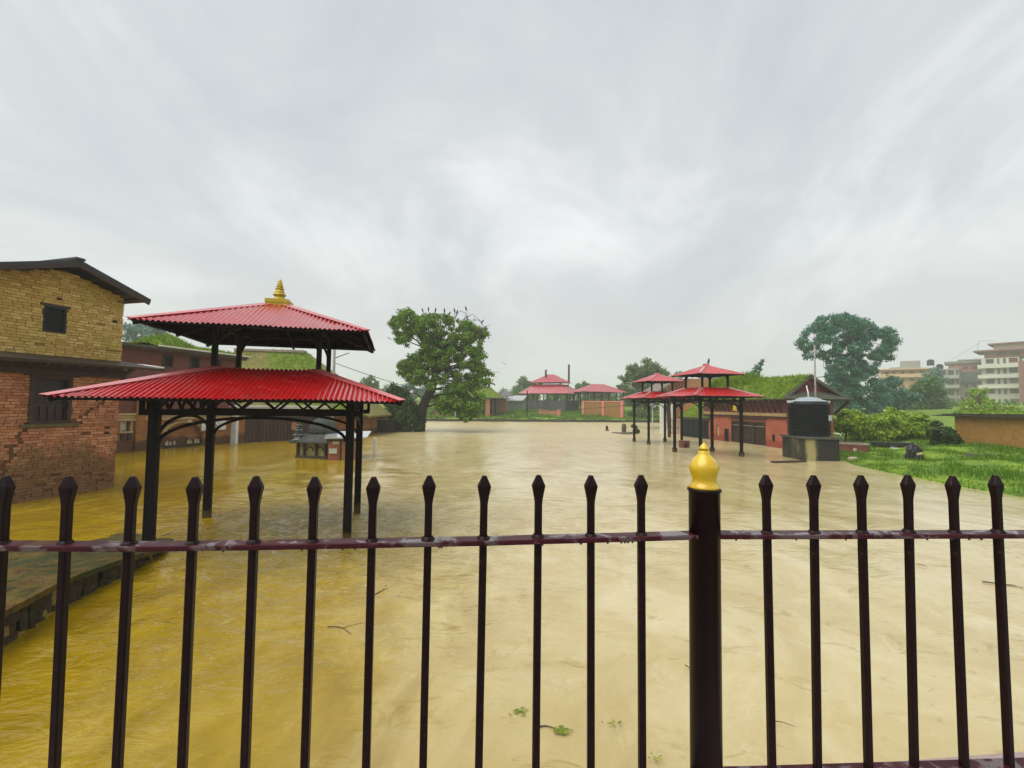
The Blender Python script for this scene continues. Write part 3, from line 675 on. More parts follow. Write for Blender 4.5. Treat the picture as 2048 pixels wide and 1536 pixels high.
# lower window: heavy timber frame, lattice of boards and a stone sill
def window(parent, wv_, depth, nbar, horiz, fm, pane, fw=.05, proud=.01):
    s0, s1, z0, z1 = wv_
    mb = MB(); mb.box(s0, s0 + fw, -proud, depth, z0, z1); mb.box(s1 - fw, s1, -proud, depth, z0, z1); mb.box(s0 + fw, s1 - fw, -proud + .003, depth, z1 - fw, z1); mb.box(s0 + fw, s1 - fw, -proud + .003, depth, z0, z0 + fw)
    f_ = mb.build('window', fm, parent)
    MB().box(s0 + fw, s1 - fw, depth - .012, depth - .002, z0 + fw, z1 - fw).build('pane', pane, f_)
    for i in range(nbar):
        u = (i + 1) / (nbar + 1)
        if horiz: zc = z0 + fw + (z1 - z0 - 2 * fw) * u; MB().box(s0 + fw, s1 - fw, depth * .35, depth * .35 + .018, zc - .011, zc + .011).build('louvre', fm, f_)
        else: sc = s0 + fw + (s1 - s0 - 2 * fw) * u; MB().box(sc - .014, sc + .014, depth * .4, depth * .4 + .02, z0 + fw, z1 - fw).build('bar', fm, f_)
    return f_
pane_d = mat('dark_interior', (.018, .008, .008), (.008, .006, .006), .5, 4, 20, 0)
wl = window(house, (win_lo[0] - .01, win_lo[1] + .01, win_lo[2] - .0, win_lo[3] + .02), .095, 0, False, MAT['timber'], pane_d, .065, .025)
MB().box(.37, .96, .05, .07, 1.86, 1.90).build('lattice_rail', MAT['timber'], wl)
for k in range(4): MB().box(.40 + k * .13, .50 + k * .13, .062, .078, 1.56, 1.86).build('board', MAT['wood'], wl)
MB().box(.20, 1.14, -.05, .02, 1.44, 1.50).build('sill', mat('mossy_sill', (.14, .11, .04), (.08, .07, .02), .8, 8, 40, .4), wl)
MB().box(.22, 1.12, -.03, .02, 2.47, 2.5).build('lintel', MAT['timber'], wl)
wu = window(house, win_up, .09, 8, True, mat('grey_louvre', (.022, .026, .035), (.012, .015, .02), .6, spec=.2), MAT['black'], .035, .008)
MB().box(.40, .90, -.015, .02, 3.905, 3.95).build('lintel', MAT['timber'], wu)
for (s_, z_) in ((.66, 4.06), (1.66, 1.36), (1.66, 1.24), (1.70, 3.78)): MB().box(s_, s_ + .085, -.016, .03, z_, z_ + .045).build('putlog_hole', MAT['black'], house)
MB().box(1.62, 1.90, -.05, .03, 3.14, 3.19).build('ledge_brick', MAT['hb_up'], house)
# ------------------------------------------------------------------ mossy stone plinth at the water's edge, bottom left
led = thing('stone_ledge', 'mossy dark stone ledge with pale riser stones, bottom left corner', 'ledge')
edge = [gp(-420, 1560), gp(0, 1300), gp(120, 1222), gp(250, 1160), gp(330, 1108), gp(380, 1062)]
tops = [.36, .33, .31, .27, .10, -.04]
mm, t, b = newmat('mossy_slab'); v = coords(t, 'World')
c_ = ramp(t, noise(t, v, 2.1, 9, .7, 1.2), [(.30, (.010, .022, .009)), (.46, (.034, .042, .008)), (.56, (.12, .075, .008)), (.68, (.035, .017, .007))])
t.links.new(c_, b.inputs['Base Color']); b.inputs['Roughness'].default_value = .5; b.inputs['Specular IOR Level'].default_value = .25; bump(t, b, noise(t, v, 22, 6), .9, .025)
nx, ny = 46, 30; V = []; inn = Vector((-1, .20, 0)).normalized()
for j in range(ny):
    for i in range(nx):
        u = i / (nx - 1) * (len(edge) - 1); k = min(int(u), len(edge) - 2); fr = u - k; p = edge[k].lerp(edge[k + 1], fr); z = tops[k] + (tops[k + 1] - tops[k]) * fr
        d = 3.6 * (j / (ny - 1)) ** 1.3; q = p + inn * d
        V.append((q.x, q.y, z - .10 * max(0, d - .7) - .02 * math.sin(7 * q.x + 3 * q.y) * min(d * 3, 1) + (.014 * math.sin(13 * q.y)) - (.03 if j == 0 else 0)))
F_ = [(j * nx + i, j * nx + i + 1, (j + 1) * nx + i + 1, (j + 1) * nx + i) for j in range(ny - 1) for i in range(nx - 1)]
o = np_obj('slab', V, np.array(F_), mm, led)
for p in o.data.polygons: p.use_smooth = True
core = MB()
for a, c, za, zc in zip(edge[:-1], edge[1:], tops[:-1], tops[1:]):
    a2, c2 = a + inn * .075, c + inn * .075; a3, c3 = a + inn * .5, c + inn * .5
    core.add([(*a2.xy, -.6), (*c2.xy, -.6), (*c3.xy, -.6), (*a3.xy, -.6), (*a2.xy, za - .035), (*c2.xy, zc - .035), (*c3.xy, zc - .035), (*a3.xy, za - .035)],
             [(3, 2, 1, 0), (4, 5, 6, 7), (0, 1, 5, 4), (1, 2, 6, 5), (2, 3, 7, 6), (3, 0, 4, 7)])
core.build('core', mat('dark_mortar', (.02, .016, .008), (.012, .010, .006), .8, 10, 40, .5, .02), led)
lip = MB()
for a, c, za, zc in zip(edge[:-2], edge[1:-1], tops[:-2], tops[1:-1]):
    d_ = (c - a); lip.bar(Vector((a.x, a.y, za - .035)) - inn * .005, Vector((c.x, c.y, zc - .035)) - inn * .005 + d_ * .004, .09, .055)
lip.build('edge_course', mm, led)
st_mesh = []
sm_dark = mat('dark_riser_stone', (.022, .016, .007), (.05, .036, .010), .6, 9, 40, .5, .01); sm_pale = mat('pale_riser_stone', (.42, .31, .08), (.26, .17, .035), .6, 12, 40, .5, .01, c3=(.14, .09, .02))
for k in range(5):
    mb = MB().lathe([(.50, -.5), (.62, -.40), (.64, .1), (.58, .42), (.46, .5)], (0, 0, 0), 6, (1, .9)); mb.v = [(max(-.5, min(.5, x)) + random.uniform(-.07, .07), y + random.uniform(-.10, .10), z + random.uniform(-.08, .08)) for x, y, z in mb.v]
    st_mesh.append((mb.mesh('stone', sm_dark), mb.mesh('stone', sm_pale)))
u = .15
while u < 4.05:
    k = min(int(u), 4); fr = u - k; p = edge[k].lerp(edge[k + 1], fr); d = (edge[k + 1] - edge[k]); L = d.length; d.normalize(); zt = tops[k] + (tops[k + 1] - tops[k]) * fr
    wd = random.uniform(.05, .15); z0 = -.12
    while z0 < zt - .06:
        h = random.uniform(.06, .17); h = min(h, zt - .02 - z0)
        pale = random.random() < (.14 if z0 > -.05 else .22) and z0 < zt - .16
        o = bpy.data.objects.new('stone', st_mesh[random.randrange(5)][1 if pale else 0]); COL.objects.link(o); o.parent = led
        o.location = p + d * random.uniform(-.02, .02) + inn * .062 + Vector((0, 0, z0 + h / 2)); o.scale = (wd * 1.05, .085, h * 1.02); o.rotation_euler = (random.uniform(-.1, .1), random.uniform(-.08, .08), rot_of(d) + random.uniform(-.08, .08))
        z0 += h
    u += wd / L

# ------------------------------------------------------------------ long brick building behind the near pavilion
BO, BDv = Vector((-14.98, 17.35, 0)), Vector((.28, .96, 0)).normalized()
lb = thing('brick_hall', 'long dark red brick building with mossy roof behind the near pavilion', 'building', BO, rot_of(BDv))
bl = brickmat('hall_brick_low', (.50, .21, .06), (.40, .14, .045), (.26, .15, .07), dirt=(.10, .05, .03), dirtamt=.5, wet=(.05, .02, .014))
bu = brickmat('hall_brick_up', (.24, .075, .055), (.19, .06, .045), (.10, .05, .04), dirt=(.10, .04, .03), dirtamt=.5)
H1 = [(-4, 0)]
arch_h = (1.60, 3.36, -.5, 1.12); niche = (-.02, .30, .80, 1.20)
mb = wall_pieces(MB(), -5, 5.1, -1, 1.5, 0, .25, [arch_h, niche]); mb.box(-5, 5.1, .25, 3.6, -1, 1.5).build('lower_wall', bl, lb)
ups = [(1.42, 1.86, 3.42, 3.94), (2.60, 3.05, 3.45, 3.98), (3.7, 4.1, 3.5, 3.95), (.25, .55, 2.4, 2.9)]
mb = wall_pieces(MB(), -5, 5.1, 1.5, 4.18, .02, .25, ups); mb.box(-5, 5.1, .25, 3.6, 1.5, 4.18).build('upper_wall', bu, lb)
for h in ups[:3]: window(lb, h, .24, 2, False, MAT['wood'], MAT['black'], .04, .02)
mb = MB().box(-4.9, 5.1, -.07, -.002, 1.20, 1.30); mb.box(-4.9, 5.1, -.045, -.001, 1.32, 1.40); mb.box(-4.9, 5.1, -.09, -.003, 1.42, 1.50); mb.build('string_course', MAT['tan'], lb)
MB().box(.46, .80, -.10, -.004, -1, 2.6).build('pilaster', bl, lb)
mb = MB().box(-.10, .38, -.10, .02, .74, .80); mb.box(-.07, -.02, -.05, .02, .80, 1.20); mb.box(.30, .35, -.05, .02, .80, 1.20); mb.box(-.10, .38, -.09, .02, 1.20, 1.26); nf = mb.build('niche', MAT['tan'], lb)
MB().box(.0, .28, .16, .20, .82, 1.18).build('niche_panel', MAT['white'], nf)
for x in (-.04, .20): MB().box(x, x + .12, -.12, -.005, .45, .74).build('corbel', MAT['timber'], lb)
# blind arch with a dark recess and a row of small offering lamps on its ledge
MB().box(1.60, 3.36, .18, .24, -.5, 1.12).build('recess', bl, lb)
ab = MB()
for i in range(14):
    th0, th1 = math.pi * i / 14, math.pi * (i + 1) / 14; cx = 2.48
    pr = lambda r, th: (cx - r * math.cos(th), .62 + r * .56 * math.sin(th))
    ab.xprism([pr(.80, th0), pr(.80, th1), pr(.93, th1), pr(.93, th0)], -.03, .10)
ab.build('arch', MAT['tan'], lb)
MB().box(1.62, 3.34, -.02, .18, .02, .13).build('shelf', MAT['timber'], lb)
lm = MB()
for k in range(22):
    x = random.choice([random.uniform(1.7, 2.3), random.uniform(2.7, 3.25)]); h = random.uniform(.08, .2); lm.lathe([(.02, .13), (.026, .15), (.014, .15 + h * .5), (.022, .13 + h)], (x, random.uniform(0, .14), 0), 6)
o = lm.build('offering_lamps', mat('lamp_brass', (.75, .68, .48), (.45, .38, .22), .4, 20), lb); tag(o, kind='stuff')
# white notice board with faded green and black marks
sb = MB().box(3.16, 4.38, -.16, -.12, .68, 1.18).build('notice_board', MAT['white'], lb)
sg = MB()
for k in range(26):
    x = random.uniform(3.2, 4.3); z = random.uniform(.74, 1.12); sg.box(x, x + random.uniform(.02, .06), -.166, -.1605, z, z + random.uniform(.03, .09))
o = sg.build('faded_print', mat('green_print', (.02, .16, .09), (.015, .02, .02), .6, 5, 20, 0, c3=(.05, .30, .16)), sb); tag(o, kind='stuff')
MB().box(4.80, 5.28, -.30, .1, -1, 1.58).build('white_pillar', MAT['white'], lb)
MB().box(2.60, 2.78, -.02, .01, 1.08, 1.17).build('plaque', MAT['white'], lb)
# roof, gutter, moss
hr = mat('old_tiles', (.10, .10, .05), (.06, .055, .04), .8, 4, 18, .7, .04, c3=(.14, .17, .03))
mb = MB().slab([(-5, -.45, 4.20), (5.25, -.45, 4.20), (5.25, 1.9, 4.42), (-5, 1.9, 4.42)], .10); mb.slab([(-5, 4.2, 4.2), (5.25, 4.2, 4.2), (5.25, 1.9, 4.42), (-5, 1.9, 4.42)], .10); hroof = mb.build('roof', hr, lb)
MB().box(.9, 5.25, -.53, -.455, 4.20, 4.26).build('gutter', MAT['white'], hroof)
MB().box(-5, 5.2, -.40, -.30, 4.03, 4.10).build('eave_beam', MAT['wood'], hroof)

def tuft_np(cent, n, hmin, hmax, wd, lean=.5):
    """upright triangular blades about an (k,3) array of roots"""
    i = rng.integers(0, len(cent), n); p = np.asarray(cent)[i]; a = rng.uniform(0, 2 * np.pi, n); h = rng.uniform(hmin, hmax, n); l = rng.normal(0, lean, (n, 2)) * h[:, None]
    w_ = wd * rng.uniform(.6, 1.3, n); dx, dy = np.cos(a) * w_, np.sin(a) * w_
    V = np.empty((n, 3, 3)); V[:, 0] = p + np.stack([dx, dy, 0 * a], 1); V[:, 1] = p - np.stack([dx, dy, 0 * a], 1); V[:, 2] = p + np.stack([l[:, 0], l[:, 1], h], 1)
    return V.reshape(-1, 3), np.arange(3 * n).reshape(-1, 3)
mossbed = mat('moss_bed', (.07, .13, .008), (.15, .23, .012), .95, 3, 14, .9, .08, c3=(.20, .24, .03))
def moss_patch(parent, f, us, vs, thick, ntuft, hm, matl=None, name='moss', wd=.02, lm=None, hump=.6):
    """a lumpy moss cushion over the patch f(u, v), with tufts rooted in it"""
    nu, nv = us, vs; V = []; base = []
    for j in range(nv):
        for i in range(nu):
            u, v_ = i / (nu - 1), j / (nv - 1); p = Vector(f(u, v_)); e = min(u, 1 - u, v_, 1 - v_) * 6
            q = thick * min(1, e) * (hump + (1 - hump) * 1.6 * (math.sin(9 * u + 4 * v_ + 1) * math.sin(7 * v_ - 3 * u) * .5 + .5) + .25 * random.random())
            V.append((p.x, p.y, p.z + .02 + q)); base.append(V[-1])
    F_ = [(j * nu + i, j * nu + i + 1, (j + 1) * nu + i + 1, (j + 1) * nu + i) for j in range(nv - 1) for i in range(nu - 1)]
    o = np_obj(name, V, np.array(F_), matl or mossbed, parent)
    for p in o.data.polygons: p.use_smooth = True
    B = np.array(base); cen = B[rng.integers(0, len(B), max(ntuft, 1))] + rng.normal(0, 1, (max(ntuft, 1), 3)) * np.array([.06, .06, 0]); cen[:, 2] -= .02
    if ntuft:
        V, F_ = tuft_np(cen, ntuft, hm * .4, hm, wd); t_ = np_obj(name + '_tufts', V, F_, lm or LEAF['moss'], parent if parent else None); tag(t_, kind='stuff')
    return o
moss_patch(hroof, lambda u, v_: (2.4 + 2.8 * u, -.40 + 2.2 * v_, 4.21 + .2 * v_), 26, 14, .10, 1500, .16)
mo = moss_patch(hroof, lambda u, v_: (1.15 + 2.1 * u, .0 + 1.5 * v_, 4.26 + .12 * v_ + .40 * math.sin(math.pi * min(v_ * 1.1, 1)) * math.exp(-((u - .42) / .36) ** 2)), 26, 16, .10, 2600, .16, hump=.4)

# ------------------------------------------------------------------ dark timber gate between the hall and the shrine
GO, GD = Vector((-13.40, 21.95, 0)), Vector((.68, .73, 0)).normalized()
gate = thing('timber_gate', 'dark brown timber gate of wide boards beside the white pillar', 'gate', GO, rot_of(GD))
MB().box(.02, .40, -.02, .3, -1, 1.34).build('brick_pier', bl, gate)
gw = mat('gate_wood', (.075, .032, .018), (.035, .017, .012), .65, 3, 18, .4, .01, c3=(.10, .05, .025), sc=(6, 6, .6))
s = .42; bi = 0; bmesh_ = MB().box(-.5, .5, 0, .05, -.6, 1.24).mesh('board', gw)
while s < 4.0:
    wd = .165; o = bpy.data.objects.new('board', bmesh_); COL.objects.link(o); o.parent = gate; o.location = (s + wd / 2, random.uniform(-.008, .008), random.uniform(-.02, .02)); o.scale = (wd - .014, 1, 1); s += wd; bi += 1
for x in (1.02, 1.72, 2.44, 3.15): MB().box(x, x + .08, -.05, .07, -.8, 1.28).build('stile', MAT['wood'], gate)
MB().box(.42, 4.0, -.04, .06, 1.22, 1.32).build('top_rail', MAT['timber'], gate)
MB().box(2.60, 2.85, -.045, -.02, .55, .95).build('paper_notice', mat('rusty_notice', (.45, .16, .06), (.30, .10, .04), .6), gate)
mb = MB().box(-.3, 4.6, .06, .22, 1.34, 1.78); mb.box(-.3, 4.6, .0, .28, 1.74, 1.84); 
lint = thing('plaster_wall', 'white plastered wall showing over the dark timber gate', 'wall', GO, rot_of(GD)); mb.v = [(x, y + .15, z) for x, y, z in mb.v]; mb.box(-.3, 4.6, .25, .36, -1, 1.34); mb.build('plaster', MAT['white'], lint)

# ------------------------------------------------------------------ big mossy thatch roof and the low shed beyond
thatch = mat('mossy_thatch', (.32, .26, .10), (.22, .20, .05), .9, 4, 26, .9, .06, c3=(.12, .16, .02))
D_ = 27.0
a = at(470, 699, D_ + 2.4); c = at(612, 704, D_ + 2.4); e1 = at(410, 832, D_); e2 = at(742, 832, D_)
tb = thing('thatched_house', 'house with broad tan mossy thatch roof behind the dark timber gate', 'house', (0, 0, 0))
mb = MB(); back = Vector((0, 4.8, 0))
mb.slab([e1, e2, c, a], .15); mb.slab([e2, e2 + back, c + Vector((0, .2, 0)), c], .15); mb.slab([e1 + back, e2 + back, c + Vector((0, .2, 0)), a + Vector((0, .2, 0))], .15); trf = mb.build('roof', thatch, tb)
MB().bar(a, c, .3, .14).build('ridge_cap', mat('ridge_tile', (.34, .25, .22), (.22, .16, .14), .7), trf)
MB().box(e1.x + .8, e2.x - .8, D_ + .6, D_ + 4, -1, e1.z).build('wall', bl, tb)
moss_patch(trf, lambda u, v_: (e1 + (e2 - e1) * (.45 + .52 * u)).lerp(a + (c - a) * (.45 + .55 * u), v_), 30, 18, .10, 2600, .22, hump=.4)
moss_patch(trf, lambda u, v_: (e1 + (e2 - e1) * (.02 + .46 * u)).lerp(a + (c - a) * (.05 + .4 * u), v_), 20, 14, .05, 900, .12, thatch, hump=.4)
D_ = 31.4; p0 = gp(640, 866); p1 = gp(787, 865)
shed = thing('dark_shed', 'low black walled shed with tan shingle roof left of the leaning tree', 'shed', (0, 0, 0))
zt = at(760, 839, D_).z
MB().box(-12.6, p1.x, D_, D_ + 2.5, -1, zt).build('wall', mat('tarred_wall', (.010, .010, .012), (.018, .017, .016), .6, 4, 20, .3), shed)
mb = MB(); r0, r1, r2, r3 = at(640, 839, D_ - .3), at(777, 838, D_ - .3), at(768, 815, D_ + 1.5), at(640, 813, D_ + 1.5); mb.slab([r0, r1, r2, r3], .06)
mb.build('roof', mat('tan_shingle', (.40, .31, .20), (.30, .23, .15), .85, 5, 40, .5, .02), shed)
MB().lathe([(.02, 0), (.10, .03), (.13, .10), (.09, .17), (.02, .2)], tuple(at(746, 850, D_ - .12)), 10).build('lamp', mat('white_lamp', (.85, .85, .82), (.8, .8, .75), .4), shed)

# ------------------------------------------------------------------ small domed shrine standing in the flood
SHO = gp(590, 916); shd = (gp(656, 919) - SHO).normalized(); sh = thing('domed_shrine', 'small stone shrine with mossy grey dome standing in floodwater', 'shrine', SHO, rot_of(shd))
dst = mat('dome_stone', (.045, .055, .042), (.028, .036, .03), .75, 4, 30, .5, .02, c3=(.075, .09, .055))
W_ = 1.28
cm = mat('shrine_paint', (.34, .31, .14), (.22, .20, .07), .7, 4, 30, .3)
MB().box(0, W_, 0, W_, -1, .10).build('base', mat('dark_base', (.04, .035, .02), (.06, .05, .03), .8), sh)
MB().box(.10, W_ - .10, .08, W_ - .08, .10, .56).build('panel_wall', cm, sh)
for x, y in ((.04, .0), (.31, .0), (.80, .0), (W_ - .10, .0), (.04, W_ - .1), (W_ - .1, W_ - .1)): MB().box(x, x + .07, y, y + .07, .10, .56).build('column', MAT['timber'], sh)
ar = MB()
for cx in (.55, .98):
    for i in range(8):
        t0, t1 = math.pi * i / 8, math.pi * (i + 1) / 8; ar.bar((cx - .14 * math.cos(t0), .065, .26 + .16 * math.sin(t0)), (cx - .14 * math.cos(t1), .065, .26 + .16 * math.sin(t1)), .03, .03)
ar.build('painted_arch', MAT['timber'], sh)
mb = MB(); cx = W_ / 2; o_ = W_ / 2 + .14; i_ = W_ / 2 - .12
mb.add([(cx - o_, cx - o_, .60), (cx + o_, cx - o_, .60), (cx + o_, cx + o_, .60), (cx - o_, cx + o_, .60), (cx - i_, cx - i_, .86), (cx + i_, cx - i_, .86), (cx + i_, cx + i_, .86), (cx - i_, cx + i_, .86)],
       [(3, 2, 1, 0), (4, 5, 6, 7), (0, 1, 5, 4), (1, 2, 6, 5), (2, 3, 7, 6), (3, 0, 4, 7)]); mb.box(cx - o_ - .02, cx + o_ + .02, cx - o_ - .02, cx + o_ + .02, .55, .60); mb.build('skirt_roof', dst, sh)
MB().lathe([(.50, .86), (.51, .95), (.49, 1.10), (.42, 1.26), (.30, 1.38), (.14, 1.45), (.10, 1.46), (.10, 1.52), (.15, 1.53), (.13, 1.60), (.07, 1.66), (.02, 1.74)], (cx + .02, cx, 0), 20).build('dome', dst, sh, True)
ch = MB(); z = .62
for k, r_ in enumerate((.20, .15, .18, .14, .16, .12, .13)): ch.lathe([(r_ * .8, z), (r_, z + .03), (r_ * .95, z + .06), (r_ * .7, z + .085)], (.08, .05, 0), 12); z += .085
ch.lathe([(.08, z), (.02, z + .16)], (.08, .05, 0), 10); ch.build('small_stupa', mat('stupa_stone', (.03, .045, .045), (.06, .08, .07), .6, 8, 30, .4, c3=(.42, .46, .42)), sh, True)
# brick booth with metal roof next to it
KO = gp(655, 920); kd = (gp(722, 918) - KO).normalized(); kw = (gp(722, 918) - KO).length
kb = thing('brick_booth', 'flooded little orange brick booth with pale metal roof', 'booth', KO, rot_of(kd))
ob = brickmat('booth_brick', (.50, .22, .12), (.42, .17, .09), (.42, .26, .18), .2, .07, wet=(.30, .09, .05), dirt=(.20, .09, .05), dirtamt=.4)
mb = wall_pieces(MB(), 0, kw, -1, .74, 0, .1, []); mb.box(0, kw - .1, .1, 1.0, -1, .74)
wh = (.36, .62, .30, .62)
for (ya, yb, za, zb) in ((.1, 1.0, -1, wh[2]), (.1, 1.0, wh[3], .74), (.1, wh[0], wh[2], wh[3]), (wh[1], 1.0, wh[2], wh[3])): mb.box(kw - .1, kw, ya, yb, za, zb)
mb.build('wall', ob, kb)
mb = MB().box(kw - .07, kw + .02, wh[0] - .03, wh[0], wh[2], wh[3]); mb.box(kw - .07, kw + .02, wh[1], wh[1] + .03, wh[2], wh[3]); mb.box(kw - .07, kw + .03, wh[0] - .03, wh[1] + .03, wh[2] - .03, wh[2]); kwin = mb.build('window', MAT['timber'], kb); MB().box(kw - .09, kw - .08, wh[0], wh[1], wh[2], wh[3]).build('pane', MAT['black'], kwin)
MB().slab([(-.12, -.22, .80), (kw + .16, -.22, .80), (kw + .42, 1.25, .93), (-.05, 1.25, .93)], .05).build('roof', mat('wet_zinc', (.62, .66, .68), (.52, .56, .58), .18, 4, 20, .2, metal=.5), kb)
MB().box(.0, kw, -.16, .0, .66, .745).build('fascia', MAT['timber'], kb)
MB().box(.14, .36, -.03, -.003, .55, .67).build('name_plate', MAT['white'], kb); MB().box(.04, .30, -.03, -.003, .22, .40).build('notice', mat('pale_notice', (.58, .62, .52), (.48, .54, .46), .5), kb)
MB().box(.46, .62, -.03, -.003, -.1, .34).build('door', mat('ochre_door', (.36, .18, .03), (.28, .13, .025), .6), kb); MB().box(.40, .44, -.05, 0, -1, .66).build('door_post', MAT['timber'], kb)
p = gp(749, 909); tag(MB().box(p.x - .05, p.x + .05, p.y - .05, p.y + .05, -1, .66).build('white_post', MAT['white']), 'short white post at the far corner of the flooded brick booth', 'post')

# ------------------------------------------------------------------ street light pole and its cable
D_ = 25.0; p = gp(667, 880); p = Vector((at(667, 760, D_).x, D_, 0)); top = at(667, 690, D_).z
pl_ = thing('utility_pole', 'pale grey utility pole with lamp arm behind the near pavilion', 'pole', p)
MB().tube([(0, 0, -1), (0, 0, top)], [.10, .07], 10).build('shaft', MAT['concrete'], pl_, True)
q_ = at(698, 706, D_) - p; MB().tube([(0, 0, at(668, 717, D_).z), (q_.x * .5, 0, at(684, 711, D_).z), (q_.x, 0, q_.z)], .03, 6).build('arm', MAT['concrete'], pl_)
def cable(name, a, c, sag, label, r=.012, n=18):
    P = [a.lerp(c, i / n) - Vector((0, 0, sag * 4 * (i / n) * (1 - i / n))) for i in range(n + 1)]
    tag(MB().tube(P, r, 5).build(name, MAT['black']), label, 'cable')
cable('cable', at(670, 726, D_), at(856, 783, 33.6), .12, 'thin black cable running from utility pole to the leaning tree', .018)
# ------------------------------------------------------------------ red brick hall with moss roof on the right
RO, RD = Vector((12.75, 28.29, 0)), Vector((.18, -.98, 0)).normalized()
rh = thing('moss_roofed_hall', 'red brick hall with bright moss roof and three arched doors', 'building', RO, rot_of(RD))
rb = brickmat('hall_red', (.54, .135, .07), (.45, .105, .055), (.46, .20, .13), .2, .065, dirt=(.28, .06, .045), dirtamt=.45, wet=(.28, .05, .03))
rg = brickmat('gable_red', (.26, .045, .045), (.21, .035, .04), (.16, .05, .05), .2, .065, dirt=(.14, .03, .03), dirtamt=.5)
L_, Dp = 5.77, 2.75
door = (1.57, 4.33, -.5, 1.28); ni1 = (.18, .40, .28, .92); ni2 = (.93, 1.32, -.02, .78); ni3 = (4.80, 4.98, .30, .66)
mb = wall_pieces(MB(), -1, L_, -1, 2.5, 0, .2, [door, ni1, ni2, ni3]); mb.box(-1, L_ - .01, .2, Dp, -1, 2.5).build('wall', rb, rh)
mb = MB(); mb.box(-1, L_ + .06, -.12, -.004, 1.61, 1.77); mb.build('tan_band', MAT['tan'], rh)
mb = MB(); mb.box(-1, L_ + .04, -.09, -.003, 1.50, 1.60); mb.box(-1, L_ + .05, -.14, -.002, 2.36, 2.47); mb.build('cornice', mat('maroon_wood', (.075, .014, .016), (.05, .010, .012), .6), rh)
MB().box(-1, L_ + .05, -.06, -.001, 1.78, 2.35).build('frieze', mat('maroon_frieze', (.20, .05, .05), (.15, .035, .04), .7), rh)
for k in range(15):
    s = -.1 + k * .40; MB().bar((s, -.05, 1.84), (s + .10, -.52, 2.40), .07, .09, (1, 0, 0)).build('roof_strut', MAT['timber'], rh)
MB().slab([(2.28, -.40, 1.88), (2.62, -.40, 1.84), (2.55, -.42, 2.22), (2.35, -.42, 2.25)], .03).build('yellow_cloth', mat('yellow_cloth', (.62, .46, .02), (.5, .34, .02), .8), rh)
# three arched double doors
MB().box(door[0], door[1], .16, .19, -.5, 1.28).build('door_recess', MAT['black'], rh)
dw = (door[1] - door[0]) / 3
for k in range(3):
    s0 = door[0] + dw * k; mb = MB(); mb.box(s0, s0 + .05, -.02, .15, -.5, 1.28); mb.box(s0 + dw - .05, s0 + dw - .004, -.02, .15, -.5, 1.28)
    for i in range(10):
        t0, t1 = math.pi * i / 10, math.pi * (i + 1) / 10; cx = s0 + dw / 2; r_ = dw / 2 - .05
        mb.xprism([(cx - r_ * math.cos(t0), 1.06 + .18 * math.sin(t0)), (cx - r_ * math.cos(t1), 1.06 + .18 * math.sin(t1)), (cx - r_ * math.cos(t1), 1.275), (cx - r_ * math.cos(t0), 1.275)], -.015, .12)
    df = mb.build('door_frame', MAT['timber'], rh)
    for q in (0, 1):
        a0 = s0 + .06 + q * (dw - .12) / 2; a1 = a0 + (dw - .12) / 2 - .01; lf = MB().box(a0, a1, .06, .09, -.5, 1.22).build('door_leaf', MAT['wood'], df)
        # lattice on the leaf is part of the same leaf's joinery
    lt = MB()
    for q in range(1, 8): lt.box(s0 + .05 + (dw - .1) * q / 8 - .008, s0 + .05 + (dw - .1) * q / 8 + .008, .035, .06, -.5, 1.0)
    for q in range(6): lt.box(s0 + .05, s0 + dw - .05, .03, .045, -.1 + q * .2, -.085 + q * .2)
    lt.build('lattice', mat('lattice_wood', (.10, .055, .04), (.07, .04, .03), .6), df)
    MB().box(s0 + .05, s0 + dw - .05, .0, .15, 1.0, 1.05).build('transom', mat('grey_transom', (.22, .18, .16), (.16, .13, .12), .6), df)
MB().box(door[0] - .1, door[1] + .1, -.08, .02, -.03, .035).build('threshold', mat('door_sill', (.36, .28, .17), (.28, .2, .12), .7), rh)
MB().box(door[0] - .06, door[1] + .06, -.05, -.004, 1.36, 1.46).build('door_lintel', MAT['timber'], rh)
MB().xprism([(.20, .30), (.38, .30), (.38, .78), (.34, .88), (.29, .92), (.24, .88), (.20, .78)], .05, .09).build('shield_panel', mat('cream_panel', (.62, .46, .22), (.5, .36, .16), .6), rh)
nw = window(rh, ni2, .19, 2, True, MAT['timber'], MAT['black'], .06, .02); window(rh, ni3, .19, 0, False, MAT['timber'], MAT['black'], .04, .02)
# gable end facing the camera, above its skirt roof
pk = 1.33
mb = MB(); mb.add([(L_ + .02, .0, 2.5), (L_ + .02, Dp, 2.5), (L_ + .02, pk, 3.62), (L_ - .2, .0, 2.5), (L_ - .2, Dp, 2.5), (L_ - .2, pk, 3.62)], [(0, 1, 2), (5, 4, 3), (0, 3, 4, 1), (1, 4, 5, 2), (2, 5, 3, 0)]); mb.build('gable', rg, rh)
MB().box(L_ + .0, L_ + .05, pk - .22, pk + .22, 3.12, 3.24).build('gable_vent', MAT['timber'], rh)
MB().box(L_ + .03, L_ + .055, .78, .86, 1.20, 1.28)
for y_ in (.20, .34): MB().lathe([(.01, 0), (.045, .015), (.05, .06), (.02, .10)], (L_ + .06, y_, 1.0), 8).build('lamp', mat('lamp_white', (.9, .82, .78), (.85, .75, .7), .4), rh)
MB().box(L_ + .0, L_ + .10, .0, 1.2, .52, .57).build('ledge', MAT['tan'], rh)
EZ, RZ = 2.50, 3.70
tl = mat('hall_tiles', (.055, .06, .045), (.09, .09, .06), .8, 7, 30, .6, .03, c3=(.12, .10, .07))
